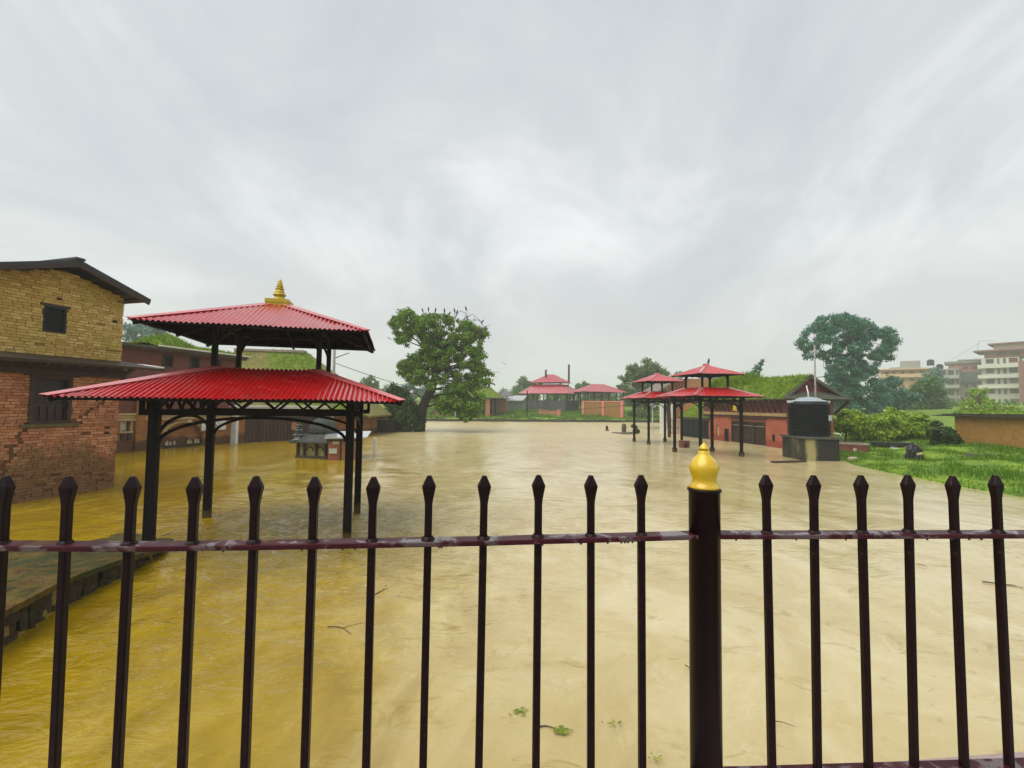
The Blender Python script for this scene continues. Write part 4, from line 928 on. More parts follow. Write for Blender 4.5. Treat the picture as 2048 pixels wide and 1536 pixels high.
mb = MB(); mb.slab([(-1.6, -.52, EZ), (L_ + .5, -.52, EZ), (L_ + .12, pk, RZ), (-1.6, pk, RZ)], .09); mb.slab([(-1.6, Dp + .5, EZ), (L_ + .5, Dp + .5, EZ), (L_ + .12, pk, RZ), (-1.6, pk, RZ)], .09)
mroof = mb.build('roof', tl, rh)
sk = [(L_ + .62, -.55, EZ), (L_ + .62, Dp + .52, EZ), (L_ + .03, Dp - .10, 2.86), (L_ + .03, .10, 2.86)]
MB().slab(sk, .07).build('skirt_roof', tl, mroof)
rows = MB()                                          # courses of tiles on the skirt
for k in range(5):
    f0 = k / 5; a = Vector(sk[0]).lerp(Vector(sk[3]), f0); c = Vector(sk[1]).lerp(Vector(sk[2]), f0); n_ = 22
    for i in range(n_):
        p = a.lerp(c, (i + .5) / n_) + Vector((-.05, 0, .05)); rows.bar(p + Vector((.06, 0, -.03)), p + Vector((-.07, 0, .03)), (c - a).length / n_ * .86, .025)
o = rows.build('roof_tiles', tl, mroof); tag(o, kind='stuff')
for sg, y_ in ((-1, -.55), (1, Dp + .52)): MB().bar((L_ + .62, y_, EZ + .03), (L_ + .03, pk + (y_ - pk) * .63, 2.9), .08, .07).build('hip_tile', tl, mroof)
for y0 in (-.52, Dp + .5): MB().bar((L_ + .10, pk, RZ + .02), (L_ + .34, pk + (y0 - pk) * .98, EZ + .05), .10, .07, (1, 0, 0)).build('barge_board', tl, mroof)
MB().bar((L_ - .02, Dp + .06, 1.75), (L_ + .5, Dp + .42, 2.44), .08, .09, (1, 0, 0)).build('roof_strut', MAT['timber'], rh)
MB().bar((L_ + .50, .15, 2.42), (L_ + .05, .05, 1.8), .07, .09, (0, 1, 0)).build('roof_strut', MAT['timber'], rh)
moss_patch(mroof, lambda u, v_: (-1.55 + (L_ + 1.95 - .3 * v_) * u, -.50 + (pk + .5) * v_, EZ + (RZ - EZ) * v_), 60, 22, .11, 7000, .20, hump=.45)
moss_patch(mroof, lambda u, v_: (-1.5 + 3.6 * u, pk - .7 + 1.0 * v_, RZ - .4 + .35 * v_), 24, 8, .22, 2600, .55, wd=.03)

# ------------------------------------------------------------------ dark sheet wall with a mossy lean-to roof, left of the hall
p0, p1 = gp(1364, 872), Vector((12.62, 28.9, 0)); dd = (p1 - p0).normalized(); ln = (p1 - p0).length
dk = thing('sheet_metal_shed', 'shed of dark blue grey sheet panels under a green mossy lean-to roof', 'shed', p0, rot_of(dd))
dm_ = mat('dark_sheet', (.010, .015, .024), (.016, .022, .028), .6, 4, 20, .2, spec=.2); n_ = 9
for k in range(n_): MB().box(k * ln / n_, (k + 1) * ln / n_ - .012, -.02 if k % 2 else .005, .06, -1, 1.24).build('panel', dm_, dk)
MB().box(-.05, ln, -.06, .0, 1.18, 1.32).build('top_rail', mat('shed_rail', (.05, .06, .055), (.035, .04, .04), .6), dk)
MB().slab([(-.3, -.15, 1.34), (ln + .2, -.15, 1.34), (ln + .2, 2.2, 2.75), (-.3, 2.2, 2.75)], .08).build('roof', tl, dk)
moss_patch(dk, lambda u, v_: (-.25 + (ln + .4) * u, -.12 + 2.28 * v_, 1.36 + 1.40 * v_), 26, 18, .08, 2600, .14, hump=.5)
# orange brick house beyond the two pavilions
D_ = 40; a = at(1372, 757, D_); c = at(1462, 757, D_)
oh = thing('orange_brick_house', 'plain orange brick house seen between the upper posts of the near right pavilion', 'house', (a.x, D_, 0))
ow = brickmat('orange_brick', (.55, .24, .11), (.48, .19, .08), (.48, .28, .16), .22, .07, dirt=(.36, .15, .07))
MB().box(0, c.x - a.x, 0, 5, -1, a.z - .0).build('wall', ow, oh)
MB().slab([(-3.2, -.4, a.z - 1.5), (.15, -.4, a.z + .55), (.15, 5, a.z + .55), (-3.2, 5, a.z - 1.5)], .15).build('tiled_roof', mat('grey_brown_tiles', (.22, .18, .13), (.15, .13, .10), .8, 2.5, 14, .6, .04), oh)
MB().slab([(2.4, -.3, a.z - .35), (c.x - a.x + .3, -.3, a.z - .4), (c.x - a.x + .3, 4, a.z + .7), (2.0, 4, a.z + .7)], .1).build('lower_roof', mat('grey_sheet_roof', (.10, .12, .12), (.07, .085, .085), .5), oh)
# white gateposts, trunk-like timber post, pink balustrade at the back of the basin
for k, (x0, x1, D_) in enumerate(((1321, 1331, 36.0), (1342, 1350, 36.4))):
    a = at(x0, 806, D_); c = at(x1, 806, D_); g_ = thing('gatepost', ('broad' if k == 0 else 'narrow') + ' white plastered gatepost behind the two right pavilions, ' + ('left' if k == 0 else 'right') + ' of the timber post', 'gatepost', ((a.x + c.x) / 2, D_, 0))
    h_ = (c.x - a.x) / 2; MB().box(-h_, h_, -h_, h_, -1, a.z).build('shaft', MAT['white'], g_); MB().box(-h_ * 1.25, h_ * 1.25, -h_ * 1.25, h_ * 1.25, a.z, a.z + .12).build('cap', MAT['white'], g_)
D_ = 30.5; a = at(1338, 812, D_); tag(MB().tube([(a.x, D_, -1), (a.x + .03, D_, 1.0), (a.x - .05, D_ + .05, 2.0), (a.x + .02, D_, a.z + .2)], [.10, .12, .17, .14], 8).build('timber_post', MAT['bark']), 'rough brown timber post standing between the two white gateposts', 'post')
D_ = 34.0; a = at(1338, 838, D_); c = at(1362, 838, D_); bal = thing('balustrade', 'short pink and white balustrade left of the dark sheet panels', 'balustrade', (a.x, D_, 0)); wdt = c.x - a.x
pk_ = mat('pale_pink', (.55, .36, .30), (.45, .28, .24), .6)
MB().box(0, wdt, -.06, .06, a.z - .1, a.z).build('hand_rail', pk_, bal); MB().box(0, wdt, -.05, .05, -1, .22).build('plinth', pk_, bal)
for k in range(5): MB().lathe([(.07, .22), (.045, .35), (.08, .55), (.045, .8), (.06, a.z - .1)], (wdt * (k + .5) / 5, 0, 0), 8).build('baluster', pk_, bal)
# slim lamp post with a box head
D_ = 31.8; a = at(1305, 811, D_); lp = thing('lamp_post', 'slim pale lamp post with grey box head among the pavilion posts', 'lamp post', (a.x, D_, 0))
MB().tube([(0, 0, -1), (0, 0, a.z - .12)], .045, 8).build('shaft', mat('pale_metal', (.55, .56, .52), (.45, .45, .42), .5), lp); MB().box(-.22, .22, -.14, .14, a.z - .14, a.z + .14).build('lamp_head', mat('grey_head', (.34, .38, .38), (.26, .30, .30), .5), lp)

# ------------------------------------------------------------------ black ribbed water tank on its plinth
TO = gp(1608, 921.5); td = (gp(1680, 923) - TO); tw = td.length; td.normalize()
pb_ = thing('tank_plinth', 'dark stained concrete plinth under the black water tank', 'plinth', TO, rot_of(td))
pm2, t, b = newmat('stained_plinth'); v = coords(t); s_ = N(t, 'ShaderNodeSeparateXYZ'); t.links.new(v, s_.inputs[0])
stn = noise(t, coords(t, 'Object', (1.2, 1.2, .5)), 1.7, 6, .6); patch = mth(t, 'SUBTRACT', 1.0, mth(t, 'ABSOLUTE', mth(t, 'DIVIDE', mth(t, 'SUBTRACT', s_.outputs[0], .26), .30)))
k_ = mth(t, 'ADD', mth(t, 'MULTIPLY', patch, .5), mth(t, 'MULTIPLY', stn, .75))
t.links.new(ramp(t, k_, [(.38, (.014, .016, .014)), (.52, (.07, .065, .03)), (.68, (.36, .31, .13))]), b.inputs['Base Color']); b.inputs['Roughness'].default_value = .7; bump(t, b, noise(t, v, 14, 6), .6, .03)
MB().box(0, tw, 0, 1.6, -1, .84).build('body', pm2, pb_, bevel=.02); MB().box(-.06, tw + .08, -.07, 1.67, .84, .925).build('cap_slab', mat('plinth_cap', (.05, .055, .05), (.09, .09, .075), .6), pb_)
tk = thing('water_tank', 'black ribbed plastic water tank with pale domed lid', 'water tank', TO + td * (tw * .50) + Vector((-td.y, td.x, 0)) * .82 + Vector((0, 0, .925)), 0)
prof = [(.72, 0)]; z = .04
while z < 1.26: prof += [(.71, z), (.71, z + .018), (.765, z + .030), (.765, z + .052)]; z += .074
prof += [(.72, z), (.70, 1.34), (.64, 1.40)]
MB().lathe(prof, (0, 0, 0), 40).build('barrel', mat('tank_plastic', (.003, .007, .010), (.006, .011, .014), .45, 4, 20, .1, spec=.25), tk, False)
MB().lathe([(.68, 1.38), (.62, 1.42), (.46, 1.46), (.44, 1.49), (.30, 1.545), (.10, 1.57), (.03, 1.575)], (0, 0, 0), 32).build('lid', mat('tank_lid', (.34, .40, .42), (.26, .31, .34), .3), tk, True)
for a_ in (0, math.pi): MB().box(-.09 + .74 * math.cos(a_), .09 + .74 * math.cos(a_), -.09, .09, 1.34, 1.42).build('lifting_lug', mat('lug', (.62, .66, .68), (.5, .54, .56), .4), tk)
MB().bar((.34, -.70, .74), (.56, -.53, .74), .04, .22).build('maker_label', mat('label_white', (.6, .63, .62), (.4, .44, .44), .5, 40, 40, 0), tk)
MB().tube([(0, 0, 1.56), (.06, .1, 1.75), (.16, .35, 2.05)], .022, 8).build('inlet_pipe', MAT['white'], tk, True)
MB().tube([(.62, -.50, .12), (.78, -.62, .12), (.84, -.66, .03)], .025, 8).build('outlet_pipe', MAT['white'], tk, True)
D_ = 20.6; a = at(1629, 690, D_); pp = thing('steel_pole', 'tall thin grey pole rising behind the black water tank', 'pole', (a.x, D_, 0)); MB().tube([(0, 0, -.2), (0, 0, a.z)], [.045, .035], 8).build('shaft', mat('galvanised', (.30, .28, .26), (.22, .21, .20), .5, metal=.3), pp, True)
cable('cable', at(1629, 755, D_), at(1686, 744, 26), .05, 'short dark cable from steel pole towards the tall teal tree', .016)
cable('cable', at(1629, 750, D_), at(1560, 765, 25), .05, 'short dark cable from steel pole down to the moss roof', .012)
# ------------------------------------------------------------------ things standing or lying in the flood
p = gp(1368.5, 895); al = thing('brick_altar', 'small dark red brick altar block under the near right pavilion', 'altar', p, .1)
MB().box(-.19, .19, -.19, .19, -1, .32).build('block', brickmat('altar_brick', (.20, .045, .035), (.14, .03, .025), (.25, .12, .09), .1, .05), al); MB().box(-.21, .21, -.21, .21, .32, .35).build('cap', mat('altar_cap', (.26, .11, .08), (.2, .08, .06), .7), al); MB().box(-.07, .05, -.2, -.188, .02, .2).build('niche', MAT['black'], al)
p = gp(1214, 861); tag(MB().lathe([(.20, -.5), (.17, .06), (.10, .12), (.09, .30), (.03, .42), (.01, .46)], p, 10).build('marker_post', MAT['steel']), 'small dark pointed marker post top poking out of the open water', 'post')
isl = thing('stone_heap', 'dark stone heap with a grey shrine stone standing in the water', 'stone heap', gp(1256, 868))
srm = mat('wet_stone', (.05, .045, .03), (.10, .085, .05), .6, 6, 20, .5, .03, c3=(.03, .035, .025))
for (x0, x1, z1, y_) in ((-1.0, -.2, .10, .9), (-.35, .5, .22, .0), (.1, .5, .30, .5), (-.55, -.1, .16, .3)):
    mb = MB().lathe([(.5, -.5), (.55, -.05), (.5, .3), (.3, .5)], (0, 0, 0), 9); mb.v = [((x0 + x1) / 2 + x * (x1 - x0) * random.uniform(.9, 1.1), y_ + y * .7, z * z1 * random.uniform(.85, 1.1) + .02) for x, y, z in mb.v]; mb.build('boulder', srm, isl)
MB().lathe([(.17, -.1), (.18, .5), (.14, .68), (.05, .72)], (-.05, 1.0, 0), 8).build('upright_stone', srm, isl); MB().box(.02, .26, -.30, -.22, .17, .25).build('pale_tile', MAT['white'], isl)
a, c = gp(1545, 925.5), gp(1609, 924); tag(MB().bar(Vector((a.x, a.y, .035)), Vector((c.x, c.y, .03)), .20, .05).build('plank', mat('wet_plank', (.035, .025, .018), (.06, .045, .03), .35, 5, 30, .4)), 'dark wet plank afloat in front of the tank plinth', 'plank')
MB_ = [('floating_stick', 1190, 1062, 1278, 1060), ]
twm = mat('drift_twig', (.05, .032, .014), (.09, .06, .02), .6, 10, 40, .3)
def twig(px0, py0, px1, py1, r, label, bend=.08, grp=None, fork=True):
    a, c = gp(px0, py0), gp(px1, py1); d = c - a; n_ = Vector((-d.y, d.x, 0)) * bend; P = [a.lerp(c, i / 6) + n_ * math.sin(math.pi * i / 6 * 1.3) + Vector((0, 0, .012)) for i in range(7)]
    mb = MB().tube(P, [r * (1.1 - .1 * i) for i in range(7)], 5)
    if fork: mb.tube([P[3], P[3] + d * .25 + n_ * 3.2, P[3] + d * .4 + n_ * 4.5], [r * .6, r * .5, r * .3], 4)
    return tag(mb.build('drift_twig', twm), label, 'twig', grp)
twig(655, 1256, 706, 1268, .005, 'dark bent twig afloat left of centre between two pickets', .12)
twig(745, 1195, 790, 1172, .006, 'thin slanting twig afloat near the seventh picket', .05)
twig(1832, 1129, 1855, 1134, .006, 'short reddish stick afloat behind the right hand pickets', .02, fork=False).data.materials[0] = mat('red_stick', (.35, .10, .06), (.28, .08, .05), .6)
twig(1965, 1165, 2046, 1177, .007, 'long dark twig afloat at the right edge under the rail', .03)
twig(1545, 1447, 1590, 1455, .003, 'small curved twig afloat low between the pickets right of the post', .10, fork=False)
twig(1370, 1333, 1383, 1345, .004, 'tiny twig afloat just left of the railing post', .1, fork=False)
def weed(px, py, n, spread, label):
    c = gp(px, py); V = []; F_ = []
    lm_ = weed.m
    for i in range(n):
        a = random.gauss(-.2, .7); L = random.uniform(.015, .05) * min(1.6, max(1, (c.y / 3))); w_ = L * random.uniform(.08, .2); o = c + Vector((random.gauss(0, spread), random.gauss(0, spread * .5), .012 + random.uniform(0, .006))); d = Vector((math.cos(a), math.sin(a), 0)) * L; n_ = Vector((-math.sin(a), math.cos(a), 0)) * w_; k = len(V)
        V += [tuple(o), tuple(o + d * .5 + n_ + Vector((0, 0, .003))), tuple(o + d), tuple(o + d * .5 - n_)]; F_.append((k, k + 1, k + 2, k + 3))
    return tag(np_obj('floating_weed', V, np.array(F_), lm_), label, 'weed')
weed.m = leafmat('drift_weed', [(.08, .13, .008), (.18, .24, .015), (.34, .32, .05)], .2)
weed(1032, 1426, 16, .03, 'green torn leaves afloat left of the yellow weed strand'); weed(1118, 1466, 40, .028, 'yellow green weed strand afloat low in the centre'); weed(1220, 1448, 10, .03, 'small green leaf scraps afloat right of the yellow weed strand'); weed(905, 927, 10, .16, 'pale green weed scrap afloat in mid channel right of the near pavilion'); weed(1303, 1516, 6, .02, 'green leaf bits afloat at the bottom edge left of the post')
twig(1075, 1458, 1120, 1462, .005, 'thin brown stem afloat joined to the yellow weed strand', .12, fork=False)

# ------------------------------------------------------------------ grassy right bank: wall, planter, tarpaulin, slab
A_, B_ = Vector((21.65, 22.0, 0)), Vector((20.2, 16.2, 0)); bd_ = (B_ - A_).normalized(); ln = (B_ - A_).length + 8
bw_ = thing('brick_garden_wall', 'orange brown mud brick wall with dark thatched coping on the right bank', 'wall', A_, rot_of(bd_))
wb = brickmat('mud_brick', (.58, .30, .065), (.48, .22, .05), (.50, .30, .10), .2, .065, dirt=(.38, .22, .03), dirtamt=.7, bumps=.8); zt = 1.78
MB().box(-.05, 2.9, 0, .3, -.2, zt).build('wall_bay', wb, bw_); MB().box(2.9, ln, -.06, .3, -.2, zt).build('wall_bay', wb, bw_)
cp = MB(); n_ = 40
for i in range(n_):
    s = -1.2 + (ln + 1.2) * i / n_; tap = min(1, (s + 1.4) / 1.8); cp.bar((s - .05, .1, zt + .05 * tap), (s + (ln + 1.2) / n_ + .06, .1, zt + .05 * tap + random.uniform(-.02, .02)), .75 + random.uniform(-.1, .06), (.10 + random.uniform(0, .05)) * tap + .02)
cp.build('coping', mat('coping_thatch', (.035, .030, .022), (.06, .055, .03), .9, 6, 30, .6, .03), bw_)
moss_patch(bw_, lambda u, v_: (.3 + (ln - .5) * u, -.2 + .6 * v_, zt + .11), 40, 6, .08, 1500, .22, LEAF['moss'] and mossbed, hump=.3)
c = gph(1724, 906); pl_ = thing('brick_planter', 'low round red brick planter ring with white plate, beside the tank', 'planter', (c.x, c.y + .55, c.z - .02), 0)
R_ = .60; pbm = brickmat('planter_brick', (.30, .075, .035), (.24, .055, .03), (.32, .18, .12), .18, .06)
MB().lathe([(R_, -.3), (R_, .34), (R_ - .14, .34), (R_ - .14, .20), (.02, .20)], (0, 0, 0), 28).build('ring', pbm, pl_)
rim = MB()
for k in range(20):
    a0, a1 = 2 * math.pi * k / 20 + .02, 2 * math.pi * (k + 1) / 20 - .02; rim.bar(((R_ - .07) * math.cos(a0), (R_ - .06) * math.sin(a0), .362), ((R_ - .07) * math.cos(a1), (R_ - .06) * math.sin(a1), .362), .19, .045)
rim.build('rim', mat('planter_rim', (.34, .27, .22), (.24, .18, .14), .6), pl_)
MB().box(-.34, -.18, -R_ * .92, -R_ * .86, .05, .20).build('white_plate', MAT['white'], pl_)
tarp = mat('black_tarpaulin', (.008, .010, .013), (.02, .022, .025), .3, 5, 16, .6, .03)
c = gph(1840, 921); tp = thing('tarpaulin_heap', 'black tarpaulin heap with pale yellow mark on the grass', 'tarpaulin', c)
mb = MB().lathe([(.33, -.15), (.30, .04), (.32, .14), (.26, .30), (.27, .40), (.19, .52), (.12, .57), (.04, .60)], (0, .2, 0), 14, (.82, .6)); mb.v = [(x * (1 + .2 * math.sin(5 * z + 3 * y)) + random.uniform(-.035, .035) - z * .12, y + random.uniform(-.035, .035), z + random.uniform(-.03, .03)) for x, y, z in mb.v]; mb.build('cover', tarp, tp, False); MB().bar((-.14, -.03, .22), (.06, -.04, .27), .03, .07).build('pale_tape', mat('pale_tape', (.62, .55, .25), (.5, .42, .18), .6), tp)
a = gph(1752, 897); e = gph(1826, 896); gz_ = a.z; sl_ = thing('covered_slab', 'long low slab under black sheeting behind the tarpaulin heap', 'slab', (0, 0, 0))
mb = MB(); mb.bar(Vector((a.x, a.y + .3, gz_ + .24)), Vector((e.x + .2, e.y + .3, gz_ + .26)), .6, .12); mb.build('top_sheet', tarp, sl_); mb = MB(); 
for f0 in (.1, .5, .9): q_ = a.lerp(e, f0); mb.box(q_.x - .05, q_.x + .2, q_.y + .1, q_.y + .4, gz_ - .2, gz_ + .18)
mb.build('support', MAT['concrete'], sl_); q_ = a.lerp(e, .45); MB().bar(Vector((q_.x - .1, q_.y - .15, gz_ + .05)), Vector((q_.x + .4, q_.y - .1, gz_ + .05)), .25, .07).build('white_bag', MAT['white'], sl_)
c = gph(1955, 917); tag(MB().box(c.x - .05, c.x + .9, c.y, c.y + .4, c.z - .3, c.z + .16).build('concrete_block', mat('mossy_block', (.16, .15, .09), (.10, .11, .05), .8, 4, 20, .5)), 'mossy low concrete block lying in grass before the mud brick wall', 'block')
c = gph(1712, 919); tag(MB().lathe([(.28, -.04), (.30, .05), (.22, .09)], c, 8, (1, .6)).build('flat_stone', mat('flat_stone', (.45, .38, .26), (.36, .3, .2), .7)), 'flat pale stone at the grass edge right of the tank plinth', 'stone')

# ------------------------------------------------------------------ far bank
D_ = 66.0; a = at(1056, 824, D_); zc = a.z
def far_pav(name, label, pxl, pxm, pxr, D, Dm, Dr, ze_px, zr_px, ztop_px, base_px, two, upl=None):
    return None
gz = float(height(np.array([6.0]), np.array([68.0]))[0])
fp = thing('pavilion', 'large far red pavilion in two tiers, hung with dark grey netting', 'pavilion', (0, 0, 0), 0, 'red roofed pavilions on the far bank')
ctr = Vector((6.1, 70.5, 0)); fp.location = ctr; fp.rotation_euler.z = -.52
ez = at(1105, 785, 66).z
tier(fp, 4.15, 3.0, ez - .1, 2.2, 1.4, ez + 1.35, .14, .012, .22, .02, 'farroof', 'farroof'); tier(fp, 2.75, 1.95, ez + 1.62, .5, .05, ez + 2.95, .14, .012, .18, .02, 'farroof', 'farroof')
gpost = mat('green_post', (.012, .035, .028), (.02, .045, .035), .5)
for sx in (-1, -.5, 0, .5, 1):
    for sy in (-1, 1): MB().box(sx * 3.6 - .08, sx * 3.6 + .08, sy * 2.5 - .08, sy * 2.5 + .08, -.5, ez).build('post', gpost, fp)
for sy in (-.33, .33):
    for sx in (-1, 1): MB().box(sx * 3.6 - .08, sx * 3.6 + .08, sy * 2.5 - .08, sy * 2.5 + .08, -.5, ez).build('post', gpost, fp)
for sx in (-1, 1):
    for sy in (-1, 1): MB().box(sx * 2.3 - .06, sx * 2.3 + .06, sy * 1.5 - .06, sy * 1.5 + .06, ez + 1.2, ez + 1.75).build('upper_post', gpost, fp)
net = mat('grey_netting', (.045, .05, .055), (.075, .08, .085), .7, 1.2, 8, .4, .05, c3=(.02, .024, .026)); zn = gz + (ez - gz) * .58
for (x0, y0, x1, y1) in ((-3.6, -2.62, 3.6, -2.62), (3.72, -2.5, 3.72, 2.5), (-3.6, 2.62, 3.6, 2.62), (-3.72, -2.5, -3.72, 2.5)):
    mb = MB(); n_ = 14
    for i in range(n_):
        f0, f1 = i / n_, (i + 1) / n_; mb.bar((x0 + (x1 - x0) * f0, y0 + (y1 - y0) * f0 + random.uniform(-.05, .05), (gz - .2 + zn) / 2 + random.uniform(-.03, .03)), (x0 + (x1 - x0) * f1, y0 + (y1 - y0) * f1, (gz - .2 + zn) / 2), .03, zn - gz + .2)
    mb.build('netting', net, fp)
for (x, y, h) in ((-.6, -.6, 1.3), (2.6, 1.0, 2.6)):
    MB().lathe([(.16, 0), (.15, h), (.19, h + .02), (.10, h + .2)], (x, y, ez + (2.2 if h < 2 else 1.75)), 8).build('flue', mat('rusty_flue', (.09, .02, .02), (.06, .016, .016), .6), fp)
# low brick kerb wall with pink piers in front of it
a, c = at(1080, 826, 61.5), at(1117, 827, 60.5); lw = thing('low_brick_wall', 'low orange brick wall with one pink end pier in front of the netted far pavilion', 'wall', (0, 0, 0)); gzz = a.z
MB().bar((a.x, a.y, gzz), (c.x, c.y, gzz - .1), .25, .85).build('wall', ow, lw); MB().box(c.x - .2, c.x + .25, c.y - .25, c.y + .25, gzz - .9, gzz + .55).build('pier', MAT['pink'], lw); MB().box(a.x - .1, a.x + .1, a.y - .2, a.y + .2, gzz - .5, gzz + .5).build('pier', MAT['pink'], lw)
# single roofed far pavilion with a pink framed brick wall before it
f2 = thing('pavilion', 'single tier far red pavilion behind the pink pillared brick wall', 'pavilion', (13.2, 69.0, 0), .32, 'red roofed pavilions on the far bank')
e2 = at(1210, 784, 67).z
tier(f2, 3.7, 2.5, e2, .9, .05, e2 + 1.25, .14, .012, .2, .02, 'farroof', 'farroof')
dpost = mat('rust_post', (.06, .025, .02), (.04, .02, .018), .6)
for sx in (-1, -.6, -.2, .2, .6, 1):
    for sy in (-1, 1): MB().box(sx * 3.2 - .07, sx * 3.2 + .07, sy * 2.1 - .07, sy * 2.1 + .07, -.5, e2).build('post', dpost, f2)
for sy in (-1, 1):
    for zz_ in (e2 - .25, e2 - .75, e2 - 1.5): MB().bar((-3.2, sy * 2.1, zz_), (3.2, sy * 2.1, zz_), .08, .08).build('rail', dpost, f2)
a, c = at(1165, 803, 63.0), at(1246, 803, 59.5); pw_ = thing('pillared_brick_wall', 'ochre brick wall framed by pink pillars and coping on the far bank', 'wall', a, rot_of(c - a)); ln = (c - a).xy.length
MB().box(.1, ln - .1, .0, .2, -3, -.06).build('wall', brickmat('far_brick', (.42, .20, .05), (.36, .15, .04), (.35, .2, .08), .24, .08, dirt=(.28, .20, .02), dirtamt=.7), pw_); MB().box(0, ln, -.06, .26, -.06, .09).build('coping', MAT['pink'], pw_)
for s in (0, ln * .5, ln - .3): MB().box(s - .02, s + (.3 if s < ln * .4 else .33), -.12, .24, -3, .1).build('pillar', MAT['pink'], pw_)
# glazed shed with pale roof, grey roofed hut, moss roofed temple at the left
D_ = 66; a, c = at(1013, 805, D_), at(1051, 805, D_); gh = thing('glass_shed', 'pale glass sided shed with grey sloping roof left of the netted pavilion', 'shed', (0, 0, 0))
r0, r1, r2, r3 = at(1011, 801, D_ - .5), at(1046, 801, D_ - .5), at(1054, 791, D_ + 1.5), at(1020, 791, D_ + 1.5); MB().slab([r0, r1, r2, r3], .08).build('roof', mat('pale_sheet', (.42, .44, .42), (.34, .36, .34), .4), gh)
gm = mat('green_glass', (.16, .24, .15), (.10, .18, .10), .3, 2, 8, .1); zb_ = float(height(np.array([a.x + 1]), np.array([D_]))[0]) - .2
n_ = 6
for k in range(n_):
    xa, xb = a.x + (c.x - a.x) * k / n_, a.x + (c.x - a.x) * (k + 1) / n_; MB().box(xa + .05, xb - .02, D_, D_ + .06, zb_, r0.z - .1).build('pane', gm, gh); MB().box(xa - .02, xa + .05, D_ - .03, D_ + .08, zb_, r0.z - .1).build('mullion', MAT['concrete'], gh)
D_ = 62; a, c = at(999, 800, D_), at(1013, 800, D_); hu = thing('brick_hut', 'tiny orange brick hut with grey roofs between temple and glass shed', 'hut', (0, 0, 0)); MB().box(a.x - .6, c.x, D_, D_ + 2, .2, at(1005, 797, D_).z).build('wall', ow, hu)
g2 = mat('slate_grey_roof', (.14, .14, .14), (.10, .10, .10), .7); MB().slab([at(996, 798, D_ - .4), at(1019, 797, D_ - .4), at(1010, 790, D_ + 1), at(996, 790, D_ + 1)], .1).build('roof', g2, hu); MB().slab([at(1000, 792, D_ + 2), at(1027, 791, D_ + 2), at(1016, 782, D_ + 4), at(1004, 782, D_ + 4)], .1).build('rear_roof', g2, hu)
D_ = 57.5; tmp = thing('moss_roofed_temple', 'two tier temple with bright moss roof and orange brick pier behind the leaning tree', 'temple', (0, 0, 0))
a, c = at(905, 795, D_), at(1008, 792, D_); tpk = at(958, 762, D_ + 2.5)
lo = [Vector((a.x, D_, a.z)), Vector((c.x, D_, a.z)), Vector((c.x - 1.9, D_ + 2.2, at(0, 774, D_ + 2.2).z)), Vector((a.x + 1.9, D_ + 2.2, at(0, 774, D_ + 2.2).z))]
lo[2].z = lo[3].z = at(980, 774, D_ + 2.2).z
MB().slab(lo, .12).build('lower_roof', tl, tmp); MB().slab([lo[1], lo[1] + Vector((0, 5, 0)), lo[2] + Vector((0, .6, 0)), lo[2]], .12).build('side_roof', tl, tmp)
moss_patch(tmp, lambda u, v_: (lo[0] + (lo[1] - lo[0]) * (.02 + .96 * u)).lerp(lo[3] + (lo[2] - lo[3]) * (.02 + .96 * u), .05 + .95 * v_), 30, 10, .1, 1600, .25)
uz = at(980, 767, D_ + 1.6).z; u0, u1 = at(885, 768, D_ + 1.6).x, at(989, 768, D_ + 1.6).x; xm = (u0 + u1) / 2
MB().slab([(u0, D_ + 1.6, uz), (u1, D_ + 1.6, uz), (xm + .6, D_ + 3.6, uz + 1.35), (xm - .6, D_ + 3.6, uz + 1.35)], .12).build('upper_roof', g2, tmp); MB().slab([(u1, D_ + 1.6, uz), (u1, D_ + 5.6, uz), (xm + .6, D_ + 3.6, uz + 1.35), (xm + .6, D_ + 3.58, uz + 1.35)], .12).build('upper_side_roof', g2, tmp)
for px in (900, 925, 950, 978): q_ = at(px, 780, D_ + 2.4); MB().box(q_.x - .14, q_.x + .14, D_ + 2.3, D_ + 2.6, lo[2].z - .3, uz).build('upper_post', MAT['wood'], tmp)
gzt = float(height(np.array([-4.0]), np.array([58.0]))[0]) - .2
for x0, x1, mt in ((971, 980, ow), (993, 999, MAT['timber']), (984, 988, MAT['timber']), (905, 912, ow)):
    q0, q1 = at(x0, 800, D_ + .3), at(x1, 800, D_ + .3); MB().box(q0.x, q1.x, D_ + .3, D_ + .9, gzt - .5, lo[0].z).build('pier', mt, tmp)
q0, q1 = at(908, 800, D_ + 1.6), at(998, 800, D_ + 1.6); MB().box(q0.x, q1.x, D_ + 1.6, D_ + 4, gzt - .5, lo[0].z + .2).build('wall', mat('dark_temple_wall', (.03, .04, .045), (.05, .045, .04), .7), tmp)
D_ = 56.6; q0, q1 = at(870, 820, D_), at(896, 830, D_); tag(MB().box(q0.x, q1.x, D_, D_ + .6, .1, q0.z).build('brick_stub', ow), 'orange brick stub wall on the grass behind the leaning tree trunk', 'wall')
a = at(911, 797, 55.6); lp2 = thing('lamp_post', 'thin white lamp post with round bulb on the far bank behind the leaning tree', 'lamp post', (a.x, a.y, 0)); MB().tube([(0, 0, .0), (0, 0, a.z)], .06, 8).build('shaft', MAT['white'], lp2); MB().lathe([(.03, -.18), (.16, -.10), (.18, 0), (.13, .12), (.02, .17)], (0, 0, a.z + .1), 10).build('bulb', MAT['white'], lp2)
a = at(1054, 838, 57.0); b_ = at(1054, 781, 57.0); tag(MB().tube([(a.x, a.y, .2), (a.x, a.y, b_.z)], .07, 6).build('thin_pole', MAT['steel']), 'thin dark pole on the far bank in front of the netted pavilion', 'pole')
cable('cable', at(1054, 822, 57), at(1300, 806, 31.8), .15, 'sagging black cable from the far bank pole to the slim lamp post', .02)

